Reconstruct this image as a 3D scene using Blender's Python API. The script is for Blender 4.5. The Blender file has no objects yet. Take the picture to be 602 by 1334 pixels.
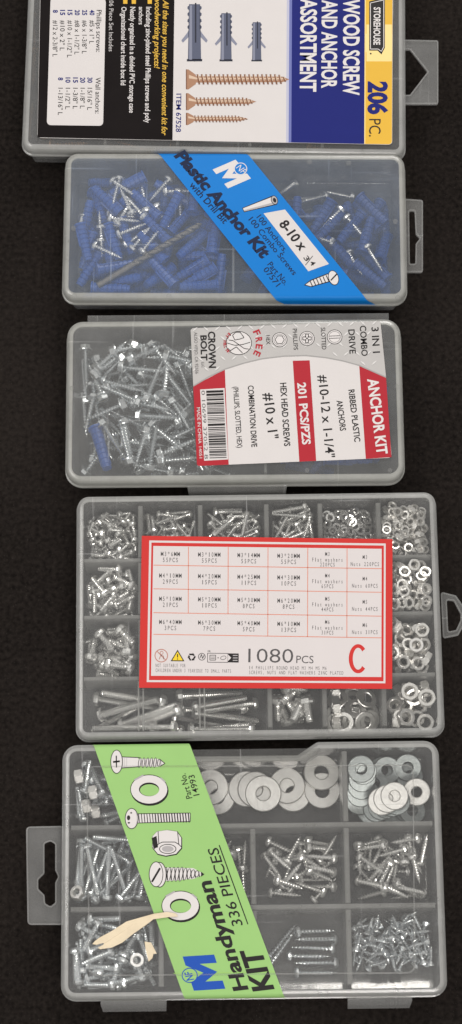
import bpy, math, random
import numpy as np
from mathutils import Vector, Matrix
from mathutils.geometry import tessellate_polygon

scene = bpy.context.scene
COL = scene.collection
R = math.radians

# ------------------------------------------------------------------ camera
PXW, PXH, SC = 602.0, 1334.0, 0.0004
DEBUG = False
CAM = Vector((0.0, -0.27, 1.10))
AIM = Vector((0.0, 0.0, 0.028))
FWD = (AIM - CAM).normalized()
RIGHT = Vector((1, 0, 0))
UP = RIGHT.cross(FWD)
FOC = (AIM - CAM).length / SC                     # focal length counted in photo pixels
cd = bpy.data.cameras.new('camera')
cd.sensor_fit = 'VERTICAL'
cd.angle_y = 2 * math.atan(PXH / 2 / FOC)
cd.clip_start, cd.clip_end = 0.05, 20
cam = bpy.data.objects.new('camera', cd)
COL.objects.link(cam)
m = Matrix((RIGHT, UP, -FWD)).transposed().to_4x4()
m.translation = CAM
cam.matrix_world = m
scene.camera = cam


def W(px, py, z):
    """world point at height z seen at a place of the photograph"""
    d = FWD * FOC + RIGHT * (px - PXW / 2) + UP * (PXH / 2 - py)
    return CAM + d * ((z - CAM.z) / d.z)


# ------------------------------------------------------------------ light
world = bpy.data.worlds.new('World')
scene.world = world
world.use_nodes = True
bg = world.node_tree.nodes['Background']
bg.inputs['Color'].default_value = (1.0, 0.98, 0.965, 1)
bg.inputs['Strength'].default_value = 1.0
# stand-in room: invented noise blotches, brighter overhead, giving metal and lids varied reflections
wn = world.node_tree
wtc = wn.nodes.new('ShaderNodeTexCoord')
wno = wn.nodes.new('ShaderNodeTexNoise')
wno.inputs['Scale'].default_value = 2.1
wno.inputs['Detail'].default_value = 2.0
wn.links.new(wtc.outputs['Generated'], wno.inputs['Vector'])
wrp = wn.nodes.new('ShaderNodeValToRGB')
wrp.color_ramp.elements[0].position = 0.44
wrp.color_ramp.elements[0].color = (0.07, 0.066, 0.064, 1)
wrp.color_ramp.elements[1].position = 0.60
wrp.color_ramp.elements[1].color = (1.02, 1.0, 0.985, 1)
wsep = wn.nodes.new('ShaderNodeSeparateXYZ')
wn.links.new(wtc.outputs['Generated'], wsep.inputs['Vector'])
wad = wn.nodes.new('ShaderNodeMath'); wad.operation = 'MULTIPLY_ADD'
wad.inputs[1].default_value = 0.06
wn.links.new(wsep.outputs['Z'], wad.inputs[0])
wn.links.new(wno.outputs['Fac'], wad.inputs[2])
wn.links.new(wad.outputs[0], wrp.inputs['Fac'])
wn.links.new(wrp.outputs['Color'], bg.inputs['Color'])


def area(name, loc, aim, size, watts, col):
    l = bpy.data.lights.new(name, 'AREA')
    l.shape = 'RECTANGLE'
    l.size, l.size_y = size
    l.energy = watts
    l.color = col
    o = bpy.data.objects.new(name, l)
    COL.objects.link(o)
    o.location = loc
    o.rotation_euler = (Vector(aim) - Vector(loc)).to_track_quat('-Z', 'Y').to_euler()
    return o


area('room_lamp', (0.25, -0.95, 1.55), (0, 0, 0), (0.6, 0.35), 11, (1.0, 0.955, 0.92))
area('ceiling_bounce_fill', (-0.75, 0.15, 1.7), (0, 0, 0), (0.6, 0.6), 7, (1.0, 0.97, 0.945))  # unseen soft fill added for light bounced off the ceiling
area('far_lamp', (0.42, 1.55, 1.6), (0, -0.1, 0), (0.62, 0.40), 18, (1.0, 0.965, 0.935))
scene.view_settings.view_transform = 'Standard'
scene.view_settings.look = 'None'
scene.view_settings.exposure = 0.0
scene.view_settings.gamma = 1
cy = scene.cycles
cy.transparent_max_bounces = 40
cy.max_bounces = 10
cy.diffuse_bounces = 3
cy.glossy_bounces = 4
cy.sample_clamp_indirect = 3.0
cy.use_denoising = True
cy.caustics_reflective = False
cy.caustics_refractive = False


# ------------------------------------------------------------------ materials
def mat(name, col, rough=0.6, metal=0.0, spec=0.18, noise=0.0, nscale=400, bump=0.0, bscale=900, coat=0.0):
    m_ = bpy.data.materials.new(name)
    m_.use_nodes = True
    nt = m_.node_tree
    b = nt.nodes['Principled BSDF']
    b.inputs['Base Color'].default_value = (*col, 1)
    b.inputs['Roughness'].default_value = rough
    b.inputs['Metallic'].default_value = metal
    b.inputs['Specular IOR Level'].default_value = spec
    b.inputs['Coat Weight'].default_value = coat
    b.inputs['Coat Roughness'].default_value = 0.15
    if noise or bump:
        tc = nt.nodes.new('ShaderNodeTexCoord')
    if noise:
        n = nt.nodes.new('ShaderNodeTexNoise')
        n.inputs['Scale'].default_value = nscale
        n.inputs['Detail'].default_value = 5
        nt.links.new(tc.outputs['Object'], n.inputs['Vector'])
        mx = nt.nodes.new('ShaderNodeMix')
        mx.data_type = 'RGBA'
        mx.inputs['A'].default_value = (*[c * (1 - noise) for c in col], 1)
        mx.inputs['B'].default_value = (*[min(1, c * (1 + noise)) for c in col], 1)
        nt.links.new(n.outputs['Fac'], mx.inputs['Factor'])
        nt.links.new(mx.outputs['Result'], b.inputs['Base Color'])
    if bump:
        n2 = nt.nodes.new('ShaderNodeTexNoise')
        n2.inputs['Scale'].default_value = bscale
        n2.inputs['Detail'].default_value = 4
        nt.links.new(tc.outputs['Object'], n2.inputs['Vector'])
        bp = nt.nodes.new('ShaderNodeBump')
        bp.inputs['Strength'].default_value = bump
        bp.inputs['Distance'].default_value = 0.0006
        nt.links.new(n2.outputs['Fac'], bp.inputs['Height'])
        nt.links.new(bp.outputs['Normal'], b.inputs['Normal'])
    return m_


def plastic(name, haze, edge, col=(0.62, 0.62, 0.59), gloss=0.10, scratch=0.22, f0=0.04):
    """clear polypropylene: transparent, a little milky, milkier along edges, glossy on top"""
    m_ = bpy.data.materials.new(name)
    m_.use_nodes = True
    nt = m_.node_tree
    N, K = nt.nodes, nt.links
    N.clear()
    out = N.new('ShaderNodeOutputMaterial')
    tr = N.new('ShaderNodeBsdfTransparent')
    tr.inputs['Color'].default_value = (0.97, 0.97, 0.96, 1)
    gl = N.new('ShaderNodeBsdfGlossy')
    gl.inputs['Roughness'].default_value = gloss
    # Schlick reflectance, the same from both sides of the thin sheet
    lf = N.new('ShaderNodeLayerWeight')
    lf.inputs['Blend'].default_value = 0.5
    p5 = N.new('ShaderNodeMath'); p5.operation = 'POWER'
    p5.inputs[1].default_value = 5.0
    K.new(lf.outputs['Facing'], p5.inputs[0])
    fr = N.new('ShaderNodeMath'); fr.operation = 'MULTIPLY_ADD'
    fr.inputs[1].default_value = 0.90
    fr.inputs[2].default_value = f0
    K.new(p5.outputs[0], fr.inputs[0])
    tc = N.new('ShaderNodeTexCoord')
    ns = N.new('ShaderNodeTexNoise')
    ns.inputs['Scale'].default_value = 120
    ns.inputs['Detail'].default_value = 6
    K.new(tc.outputs['Object'], ns.inputs['Vector'])
    bp = N.new('ShaderNodeBump')
    bp.inputs['Strength'].default_value = 0.08
    bp.inputs['Distance'].default_value = 0.0008
    K.new(ns.outputs['Fac'], bp.inputs['Height'])
    K.new(bp.outputs['Normal'], gl.inputs['Normal'])
    df = N.new('ShaderNodeBsdfDiffuse')
    df.inputs['Color'].default_value = (*col, 1)
    tl = N.new('ShaderNodeBsdfTranslucent')
    tl.inputs['Color'].default_value = (*col, 1)
    milk = N.new('ShaderNodeMixShader')
    milk.inputs['Fac'].default_value = 0.35
    K.new(df.outputs['BSDF'], milk.inputs[1])
    K.new(tl.outputs['BSDF'], milk.inputs[2])
    lw = N.new('ShaderNodeLayerWeight')
    lw.inputs['Blend'].default_value = 0.5
    pw = N.new('ShaderNodeMath'); pw.operation = 'POWER'
    pw.inputs[1].default_value = 2.2
    K.new(lw.outputs['Facing'], pw.inputs[0])
    ml = N.new('ShaderNodeMath'); ml.operation = 'MULTIPLY_ADD'
    ml.inputs[1].default_value = edge
    K.new(pw.outputs[0], ml.inputs[0])
    # uneven clouding of the plastic
    n3 = N.new('ShaderNodeTexNoise')
    n3.inputs['Scale'].default_value = 45
    n3.inputs['Detail'].default_value = 7
    n3.inputs['Roughness'].default_value = 0.65
    K.new(tc.outputs['Object'], n3.inputs['Vector'])
    m2 = N.new('ShaderNodeMath'); m2.operation = 'MULTIPLY_ADD'
    m2.inputs[1].default_value = haze * 1.2
    m2.inputs[2].default_value = haze * 0.4
    K.new(n3.outputs['Fac'], m2.inputs[0])
    K.new(m2.outputs[0], ml.inputs[2])
    if scratch:
        for rz, sc_ in ((0.5, (14, 520, 14)), (-0.9, (520, 18, 18))):
            mp = N.new('ShaderNodeMapping')
            mp.inputs['Rotation'].default_value = (0, 0, rz)
            mp.inputs['Scale'].default_value = sc_
            K.new(tc.outputs['Object'], mp.inputs['Vector'])
            sn = N.new('ShaderNodeTexNoise')
            sn.inputs['Scale'].default_value = 1.0
            sn.inputs['Detail'].default_value = 2
            K.new(mp.outputs['Vector'], sn.inputs['Vector'])
            th = N.new('ShaderNodeMapRange')
            th.inputs['From Min'].default_value = 0.70
            th.inputs['From Max'].default_value = 0.80
            th.inputs['To Max'].default_value = scratch
            K.new(sn.outputs['Fac'], th.inputs['Value'])
            a2 = N.new('ShaderNodeMath'); a2.operation = 'ADD'
            K.new(ml.outputs[0], a2.inputs[0]); K.new(th.outputs['Result'], a2.inputs[1])
            ml = a2
    mix = N.new('ShaderNodeMixShader')
    K.new(ml.outputs[0], mix.inputs['Fac'])
    K.new(tr.outputs['BSDF'], mix.inputs[1])
    K.new(milk.outputs['Shader'], mix.inputs[2])
    coat = N.new('ShaderNodeMixShader')
    K.new(fr.outputs[0], coat.inputs['Fac'])
    K.new(mix.outputs['Shader'], coat.inputs[1])
    K.new(gl.outputs['BSDF'], coat.inputs[2])
    K.new(coat.outputs['Shader'], out.inputs['Surface'])
    return m_


M = {
    'zinc': mat('zinc plated steel', (0.86, 0.855, 0.84), 0.18, 0.88, noise=0.10, nscale=700),
    'bluezinc': mat('blue zinc plated steel', (0.75, 0.78, 0.80), 0.18, 0.88, noise=0.12, nscale=700),
    'white': mat('pale zinc steel', (0.88, 0.865, 0.84), 0.34, 0.96, noise=0.12, nscale=500, bump=0.25, bscale=700),
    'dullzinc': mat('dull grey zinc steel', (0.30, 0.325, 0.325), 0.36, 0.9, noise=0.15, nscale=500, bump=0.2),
    'bronze': mat('yellow zinc screw steel', (0.50, 0.30, 0.17), 0.35, 1.0),
    'darksteel_slotshade': mat('dark drill steel and slot shade', (0.20, 0.18, 0.15), 0.42, 1.0, noise=0.25, nscale=300),
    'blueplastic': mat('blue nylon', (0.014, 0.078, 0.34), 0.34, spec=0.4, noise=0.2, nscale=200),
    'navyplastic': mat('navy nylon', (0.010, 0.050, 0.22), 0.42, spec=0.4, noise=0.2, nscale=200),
    'paper': mat('white paper', (0.57, 0.54, 0.525), 0.55, bump=0.5, bscale=38, noise=0.03, nscale=90),
    'card': mat('grey white card', (0.57, 0.53, 0.52), 0.6, noise=0.03, nscale=60),
    'ink': mat('black ink', (0.016, 0.014, 0.014), 0.5),
    'greyink': mat('grey ink', (0.085, 0.08, 0.08), 0.6),
    'blacklabel': mat('black printed label', (0.009, 0.007, 0.007), 0.55, spec=0.05, noise=0.3, nscale=60),
    'navy': mat('navy printed label', (0.013, 0.018, 0.14), 0.5, spec=0.08, noise=0.05, nscale=80),
    'navymid': mat('navy fade print', (0.13, 0.15, 0.36), 0.5),
    'navypale': mat('pale navy fade print', (0.42, 0.42, 0.52), 0.5),
    'yellow': mat('golden printed label', (0.64, 0.38, 0.04), 0.5, noise=0.05, nscale=60),
    'yellowpale': mat('pale golden print', (0.78, 0.60, 0.24), 0.5),
    'yellowtext': mat('yellow ink', (0.60, 0.37, 0.05), 0.5),
    'greytext': mat('light grey ink', (0.46, 0.44, 0.43), 0.5),
    'skyblue': mat('bright blue label', (0.002, 0.160, 0.50), 0.45, bump=0.5, bscale=38, noise=0.05, nscale=50),
    'darkblueink': mat('dark blue ink', (0.008, 0.015, 0.045), 0.5),
    'emblemblue': mat('royal blue ink', (0.012, 0.07, 0.36), 0.5),
    'red': mat('crimson printed label', (0.36, 0.018, 0.028), 0.5, bump=0.5, bscale=38, noise=0.05, nscale=70),
    'cardred': mat('scarlet printed card', (0.50, 0.030, 0.026), 0.55, noise=0.03, nscale=70),
    'thinred': mat('red rule ink', (0.60, 0.20, 0.13), 0.6),
    'plate': mat('silver printed label', (0.42, 0.405, 0.39), 0.45, bump=0.5, bscale=38, noise=0.06, nscale=120),
    'platelight': mat('pale silver print', (0.58, 0.565, 0.55), 0.45),
    'platedark': mat('dark silver print', (0.30, 0.29, 0.28), 0.45),
    'green': mat('lime green label', (0.27, 0.47, 0.155), 0.5, bump=0.5, bscale=38, noise=0.04, nscale=60),
    'greendark': mat('lime crease print', (0.29, 0.49, 0.13), 0.5),
    'torn': mat('torn cream paper', (0.66, 0.56, 0.40), 0.8, noise=0.12, nscale=180, bump=0.3, bscale=500),
    'copper': mat('copper print', (0.33, 0.18, 0.11), 0.5),
    'copperdark': mat('dark copper print', (0.17, 0.075, 0.04), 0.5),
    'copperlight': mat('pale copper print', (0.56, 0.42, 0.31), 0.5),
    'slate': mat('slate print', (0.085, 0.095, 0.14), 0.5),
    'slatelight': mat('pale slate print', (0.20, 0.21, 0.27), 0.5),
    'slatedark': mat('dark slate print', (0.02, 0.022, 0.035), 0.5),
    'printwhite': mat('printed white', (0.60, 0.57, 0.555), 0.5),
    'printgrey': mat('printed grey', (0.36, 0.34, 0.34), 0.5),
    'hazard': mat('hazard yellow ink', (0.72, 0.52, 0.03), 0.5),
    'brownred': mat('brown red ink', (0.42, 0.20, 0.16), 0.6),
}
M['lidclear'] = plastic('clear lid plastic', 0.070, 0.45, (0.60, 0.60, 0.60))
M['lidmilky'] = plastic('milky lid plastic', 0.125, 0.45, (0.60, 0.61, 0.61))
M['lidblue'] = plastic('bluish milky lid plastic', 0.115, 0.45, (0.50, 0.58, 0.72))
M['rim'] = plastic('thick clear rim plastic', 0.40, 0.62, (0.62, 0.62, 0.60), 0.14)
M['rimmilky'] = plastic('thick milky rim plastic', 0.46, 0.5, (0.62, 0.62, 0.58), 0.2)
M['wall'] = plastic('divider wall plastic', 0.42, 0.45, (0.60, 0.60, 0.585), 0.2)
M['floormilky'] = plastic('cloudy tray plastic', 0.22, 0.40, (0.60, 0.60, 0.60), 0.12)
M['tray'] = plastic('clear tray plastic', 0.085, 0.40, (0.58, 0.58, 0.58), 0.12)
M['scoop'] = plastic('glossy sloped tray plastic', 0.06, 0.3, (0.58, 0.58, 0.58), 0.11, 0.3, 0.10)
M['tab'] = plastic('thin tab plastic', 0.16, 0.5, (0.60, 0.60, 0.59))

# black cloth
mc = bpy.data.materials.new('black felt cloth')
mc.use_nodes = True
nt = mc.node_tree
b = nt.nodes['Principled BSDF']
b.inputs['Roughness'].default_value = 0.95
b.inputs['Specular IOR Level'].default_value = 0.08
tc = nt.nodes.new('ShaderNodeTexCoord')
n1 = nt.nodes.new('ShaderNodeTexNoise'); n1.inputs['Scale'].default_value = 420; n1.inputs['Detail'].default_value = 6
n2 = nt.nodes.new('ShaderNodeTexNoise'); n2.inputs['Scale'].default_value = 7; n2.inputs['Detail'].default_value = 4
n3 = nt.nodes.new('ShaderNodeTexNoise'); n3.inputs['Scale'].default_value = 1500; n3.inputs['Detail'].default_value = 2
for n in (n1, n2, n3):
    nt.links.new(tc.outputs['Object'], n.inputs['Vector'])
ad = nt.nodes.new('ShaderNodeMath'); ad.operation = 'MULTIPLY_ADD'; ad.inputs[1].default_value = 0.6
nt.links.new(n2.outputs['Fac'], ad.inputs[0]); nt.links.new(n1.outputs['Fac'], ad.inputs[2])
rp = nt.nodes.new('ShaderNodeValToRGB')
rp.color_ramp.elements[0].position = 0.55; rp.color_ramp.elements[0].color = (0.0048, 0.0037, 0.0031, 1)
rp.color_ramp.elements[1].position = 1.15 if False else 1.0; rp.color_ramp.elements[1].color = (0.0175, 0.0140, 0.0120, 1)
nt.links.new(ad.outputs[0], rp.inputs['Fac'])
ln = nt.nodes.new('ShaderNodeMapRange')
ln.inputs['From Min'].default_value = 0.66; ln.inputs['From Max'].default_value = 0.80
nt.links.new(n3.outputs['Fac'], ln.inputs['Value'])
lm_ = nt.nodes.new('ShaderNodeMix'); lm_.data_type = 'RGBA'
lm_.inputs['B'].default_value = (0.06, 0.052, 0.047, 1)
nt.links.new(ln.outputs['Result'], lm_.inputs['Factor']); nt.links.new(rp.outputs['Color'], lm_.inputs['A'])
nt.links.new(lm_.outputs['Result'], b.inputs['Base Color'])
bp = nt.nodes.new('ShaderNodeBump'); bp.inputs['Strength'].default_value = 0.45; bp.inputs['Distance'].default_value = 0.0008
nt.links.new(n1.outputs['Fac'], bp.inputs['Height'])
nt.links.new(bp.outputs['Normal'], b.inputs['Normal'])
M['cloth'] = mc


# ------------------------------------------------------------------ mesh helpers
class MB:
    def __init__(s):
        s.v, s.f, s.mi, s.sm, s.mats = [], [], [], [], []

    def slot(s, mt):
        if mt not in s.mats:
            s.mats.append(mt)
        return s.mats.index(mt)

    def add(s, verts, faces, mt=None, smooth=False):
        k = len(s.v)
        s.v += [tuple(p) for p in verts]
        i = s.slot(mt)
        for f in faces:
            s.f.append(tuple(j + k for j in f))
            s.mi.append(i)
            s.sm.append(smooth)

    def mesh(s, name):
        me = bpy.data.meshes.new(name)
        me.from_pydata(s.v, [], s.f)
        for mt in s.mats:
            me.materials.append(M[mt] if isinstance(mt, str) else mt)
        me.polygons.foreach_set('material_index', s.mi)
        me.polygons.foreach_set('use_smooth', s.sm)
        me.update()
        return me

    def obj(s, name, parent=None):
        o = bpy.data.objects.new(name, s.mesh(name))
        COL.objects.link(o)
        o.parent = parent
        return o

    def box(s, x0, x1, y0, y1, z0, z1, mt):
        v = [(x, y, z) for z in (z0, z1) for y in (y0, y1) for x in (x0, x1)]
        s.add(v, [(0, 2, 3, 1), (4, 5, 7, 6), (0, 1, 5, 4), (2, 6, 7, 3), (0, 4, 6, 2), (1, 3, 7, 5)], mt)

    def loops(s, loops, mt, cap0=False, cap1=False, smooth=False, close=False):
        n = len(loops[0])
        v = [p for l in loops for p in l]
        f = []
        rows = len(loops) if close else len(loops) - 1
        for a in range(rows):
            bb = (a + 1) % len(loops)
            for i in range(n):
                j = (i + 1) % n
                f.append((a * n + i, a * n + j, bb * n + j, bb * n + i))
        if cap0:
            f.append(tuple(reversed(range(n))))
        if cap1:
            f.append(tuple((len(loops) - 1) * n + i for i in range(n)))
        s.add(v, f, mt, smooth)

    def plate(s, outer, holes, z0, z1, mt):
        """flat plate with holes, given as 2-D outlines"""
        polys = [[Vector((x, y, 0)) for x, y in l] for l in [outer] + holes]
        flat = [p for l in polys for p in l]
        tri = tessellate_polygon(polys)
        n = len(flat)
        v = [(p.x, p.y, z1) for p in flat] + [(p.x, p.y, z0) for p in flat]
        f = [tuple(t) for t in tri] + [tuple(i + n for i in reversed(t)) for t in tri]
        k = 0
        for l in polys:
            c = len(l)
            for i in range(c):
                j = (i + 1) % c
                f.append((k + i, k + j, n + k + j, n + k + i))
            k += c
        s.add(v, f, mt)


def tag(o, label=None, cat=None, group=None, kind=None):
    for k, v in (('label', label), ('category', cat), ('group', group), ('kind', kind)):
        if v:
            o[k] = v
    return o


def empty(name, mw=None):
    o = bpy.data.objects.new(name, None)
    o.empty_display_size = 0.005
    COL.objects.link(o)
    if mw is not None:
        o.matrix_world = mw
    return o


def round_poly(pts, rads, seg=6):
    """round the corners of a 2-D polygon"""
    out = []
    n = len(pts)
    if not hasattr(rads, '__len__'):
        rads = [rads] * n
    for i in range(n):
        p = Vector(pts[i]); a = Vector(pts[i - 1]); c = Vector(pts[(i + 1) % n]); r = rads[i]
        if r <= 0:
            out.append((p.x, p.y)); continue
        d1 = (a - p).normalized(); d2 = (c - p).normalized()
        ang = d1.angle(d2)
        t = min(r / math.tan(ang / 2), (a - p).length * .49, (c - p).length * .49)
        r = t * math.tan(ang / 2)
        ctr = p + (d1 + d2).normalized() * (r / math.sin(ang / 2))
        s0 = p + d1 * t - ctr; s1 = p + d2 * t - ctr
        a0 = math.atan2(s0.y, s0.x); a1 = math.atan2(s1.y, s1.x)
        da = (a1 - a0 + math.pi) % (2 * math.pi) - math.pi
        for k in range(seg + 1):
            q = a0 + da * k / seg
            out.append((ctr.x + r * math.cos(q), ctr.y + r * math.sin(q)))
    return out


def offset(pts, d):
    """move an outline (counter-clockwise) inwards by d"""
    n = len(pts); out = []
    for i in range(n):
        a = Vector(pts[i - 1]); p = Vector(pts[i]); c = Vector(pts[(i + 1) % n])
        e1 = (p - a); e2 = (c - p)
        if e1.length < 1e-9: e1 = e2
        if e2.length < 1e-9: e2 = e1
        n1 = Vector((-e1.y, e1.x)).normalized(); n2 = Vector((-e2.y, e2.x)).normalized()
        m_ = n1 + n2
        if m_.length < 1e-6: m_ = n1
        m_.normalize()
        k = d / max(0.5, m_.dot(n1))
        out.append((p.x + m_.x * k, p.y + m_.y * k))
    return out


# ------------------------------------------------------------------ printed text
_font_cache = {}


def _raw_text(s, bold):
    key = (s, bold)
    if key in _font_cache:
        return _font_cache[key]
    c = bpy.data.curves.new('print', 'FONT')
    c.body = s
    c.resolution_u = 3
    c.offset = bold
    o = bpy.data.objects.new('print', c)
    me = bpy.data.meshes.new_from_object(o)
    v = [(p.co.x, p.co.y) for p in me.vertices]
    f = [tuple(p.vertices) for p in me.polygons]
    bpy.data.objects.remove(o); bpy.data.curves.remove(c); bpy.data.meshes.remove(me)
    _font_cache[key] = (v, f)
    return v, f


CAPH = max(y for x, y in _raw_text('H', 0.0)[0])


class Art:
    """printing laid on a flat label; every place is given where the photograph shows it"""

    def __init__(s, box, z, mb=None):
        s.box, s.z, s.mb = box, z, mb or MB()

    def P(s, p, lay):
        x, y = s.box.L(p[0], p[1], s.z)
        return (x, y, s.z + lay * 0.00004)

    def poly(s, pts, mt, lay=1):
        q = [s.P(p, lay) for p in pts]
        a = sum(q[i - 1][0] * q[i][1] - q[i][0] * q[i - 1][1] for i in range(len(q)))
        if a < 0: q.reverse()
        s.mb.add(q, [tuple(range(len(q)))], mt)

    def line(s, a, c, w, mt, lay=2):
        a, c = Vector(a), Vector(c)
        d = (c - a).normalized(); n = Vector((-d.y, d.x)) * w / 2
        s.poly([a + n, c + n, c - n, a - n], mt, lay)

    def polyline(s, pts, w, mt, lay=2, close=False):
        n = len(pts)
        for i in range(n if close else n - 1):
            s.line(pts[i], pts[(i + 1) % n], w, mt, lay)

    def ell(s, c, rx, ry, mt, lay=1, rot=0, n=28):
        s.poly(s.ept(c, rx, ry, rot, n), mt, lay)

    def ept(s, c, rx, ry, rot=0, n=28):
        cr, sr = math.cos(R(rot)), math.sin(R(rot))
        out = []
        for i in range(n):
            t = 2 * math.pi * i / n
            x, y = rx * math.cos(t), ry * math.sin(t)
            out.append((c[0] + x * cr - y * sr, c[1] + x * sr + y * cr))
        return out

    def ring(s, c, rx, ry, w, mt, lay=1, rot=0, n=28, mx=None, my=None):
        o = s.ept(c, rx, ry, rot, n); i_ = s.ept(c, mx or rx - w, my or ry - w, rot, n)
        q = [s.P(p, lay) for p in o + i_]
        s.mb.add(q, [(i, (i + 1) % n, n + (i + 1) % n, n + i) for i in range(n)], mt)

    def text(s, t, p0, p1, cap, mt='ink', bold=0.0, lay=2, up=None, shear=0.0, mono=False):
        p0, p1 = Vector(p0), Vector(p1)
        d = p1 - p0
        dn = d.normalized()
        if up is None:
            up = Vector((dn.y, -dn.x))
        up = Vector(up).normalized() * cap
        if mono:
            n = len(t)
            pitch = d / n
            for i, ch in enumerate(t):
                if ch == ' ': continue
                v, f = _raw_text(ch, bold)
                x0 = min(x for x, y in v); x1 = max(x for x, y in v)
                wch = min(0.80, max(0.2, (x1 - x0) / 0.62 * 0.75))
                o = p0 + pitch * (i + 0.5)
                q = [s.P(o + pitch * wch * ((x - (x0 + x1) / 2) / (x1 - x0)) + up * (y / CAPH), lay) for x, y in v]
                s.mb.add(q, f, mt)
            return
        v, f = _raw_text(t, bold)
        x0 = min(x for x, y in v); x1 = max(x for x, y in v)
        q = [s.P(p0 + d * ((x - x0) / (x1 - x0)) + up * (y / CAPH) + dn * (shear * cap * y / CAPH), lay) for x, y in v]
        s.mb.add(q, f, mt)


# ------------------------------------------------------------------ boxes
class Box:
    def __init__(s, name, label, corners, h, cat='storage box'):
        tl, tr, br, bl = [W(x, y, h) for x, y in corners]
        c = (tl + tr + br + bl) / 4
        ex = ((tr - tl) + (br - bl)) / 2
        s.w = ex.length
        s.h = (((tl - bl) + (tr - br)) / 2).length
        s.ang = math.atan2(ex.y, ex.x)
        s.z = h
        s.mw = Matrix.Translation((c.x, c.y, 0)) @ Matrix.Rotation(s.ang, 4, 'Z')
        s.inv = s.mw.inverted()
        s.root = empty(name, s.mw)
        tag(s.root, label, cat, 'fastener kit boxes laid in a column')

    def L(s, px, py, z):
        p = s.inv @ W(px, py, z)
        return (p.x, p.y)

    def lx(s, px, py=None, z=None):
        return s.L(px, py if py is not None else 0, z or s.z - .002)[0]

    def build(s, lidmat, r=0.007, skirt=0.008, outline=None, taper=0.0025, lid_extra=None, edge=0.0026, rim='rim', fillet=0.003, tray='tray'):
        w2, h2 = s.w / 2, s.h / 2
        o = outline or round_poly([(-w2, -h2), (w2, -h2), (w2, h2), (-w2, h2)], r, 8)
        s.outline = o
        z = s.z

        def lp(d, zz): return [(x, y, zz) for x, y in (offset(o, d) if d else o)]
        # lid : a shell with rounded upper edge
        mb = MB()
        t = 0.0011
        outer = [lp(0.0, z - skirt), lp(0.0, z - edge)]
        for k in range(1, 5):
            a = math.pi / 2 * k / 4
            outer.append(lp(edge * (1 - math.cos(a)), z - edge + edge * math.sin(a)))
        ei = edge - t * 0.6
        inner = []
        for k in range(4, 0, -1):
            a = math.pi / 2 * k / 4
            inner.append(lp(t + ei * (1 - math.cos(a)), z - t - ei + ei * math.sin(a)))
        inner += [lp(t, z - t - ei), lp(t, z - skirt)]
        outer.append(lp(edge + .0007, z))
        inner.insert(0, lp(edge + .0007, z - t))
        mb.loops(outer, rim, smooth=False)
        mb.loops(inner, rim)
        mb.loops([outer[-1]], lidmat, cap1=True)
        mb.loops([inner[0]], lidmat, cap0=True)
        mb.loops([inner[-1], outer[0]], rim)
        # a lip round the foot of the skirt
        lip = [lp(-0.0007, z - skirt + .0002), lp(-0.0007, z - skirt + .0014), lp(0.0001, z - skirt + .0016), lp(0.0001, z - skirt + .0001)]
        mb.loops(lip, rim, close=True)
        if lid_extra:
            lid_extra(mb)
        s.lid = mb.obj('lid', s.root)
        # tray
        mb = MB()
        i0 = t + 0.0004
        th = 0.0011
        outer = [lp(i0 + taper + 0.0015, 0.0004), lp(i0 + taper, 0.0018), lp(i0 + 0.0002, z - skirt - .0004), lp(i0, z - 0.0032)]
        inner = [lp(i0 + th, z - 0.0032), lp(i0 + th + .0002, z - skirt)]
        for k in range(0, 9):
            a = math.pi / 2 * k / 8
            inner.append(lp(i0 + taper + th + fillet * (1 - math.cos(a)), 0.0016 + fillet * (1 - math.sin(a))))
        s.fillet = fillet
        mb.loops(outer, tray, cap0=True)
        mb.loops([outer[-1], inner[0]], 'rim')
        mb.loops(inner, tray, cap1=True, smooth=False)
        s.tray = mb.obj('tray', s.root)
        s.floor = 0.0016
        s.inset = i0 + taper + th + 0.0004

    def divider(s, x0, y0, x1, y1, wd=0.0026, ztop=None):
        zt = ztop or s.z - 0.0026
        mb = MB()
        d = Vector((x1 - x0, y1 - y0)).normalized()
        n = Vector((-d.y, d.x))
        a, c = Vector((x0, y0)), Vector((x1, y1))
        lo, hi = wd / 2 * 1.15, wd / 2 * 0.8
        pr = []
        for p in (a, c):
            pr.append([(p + n * lo).to_tuple() + (s.floor + .0001,), (p + n * hi).to_tuple() + (zt - .0005,), (p + n * hi * .6).to_tuple() + (zt,),
                       (p - n * hi * .6).to_tuple() + (zt,), (p - n * hi).to_tuple() + (zt - .0005,), (p - n * lo).to_tuple() + (s.floor + .0001,)])
        mb.loops(pr, 'wall', cap0=True, cap1=True)
        return mb.obj('divider', s.root)

    def tab(s, outer, hole, z, name='hanger_tab', rad=0.0012, hrad=0.0008, rim=True):
        o = [s.L(x, y, z) for x, y in outer]
        h = [s.L(x, y, z) for x, y in hole]
        if sum(o[i - 1][0] * o[i][1] - o[i][0] * o[i - 1][1] for i in range(len(o))) < 0: o.reverse()
        if sum(h[i - 1][0] * h[i][1] - h[i][0] * h[i - 1][1] for i in range(len(h))) < 0: h.reverse()
        o = round_poly(o, rad, 4); h = round_poly(h, hrad, 4)
        mb = MB()
        mb.plate(o, [h], z - 0.0012, z, 'tab')
        if rim:
            for l in (o, h):
                sgn = 1 if l is o else -1
                q = offset(l, sgn * 0.0008)
                mb.loops([[(x, y, z + .00002) for x, y in l], [(x, y, z + .0006) for x, y in l], [(x, y, z + .0006) for x, y in q],
                          [(x, y, z + .00002) for x, y in q]], 'tab', close=True)
        return mb.obj(name, s.root)

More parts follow.
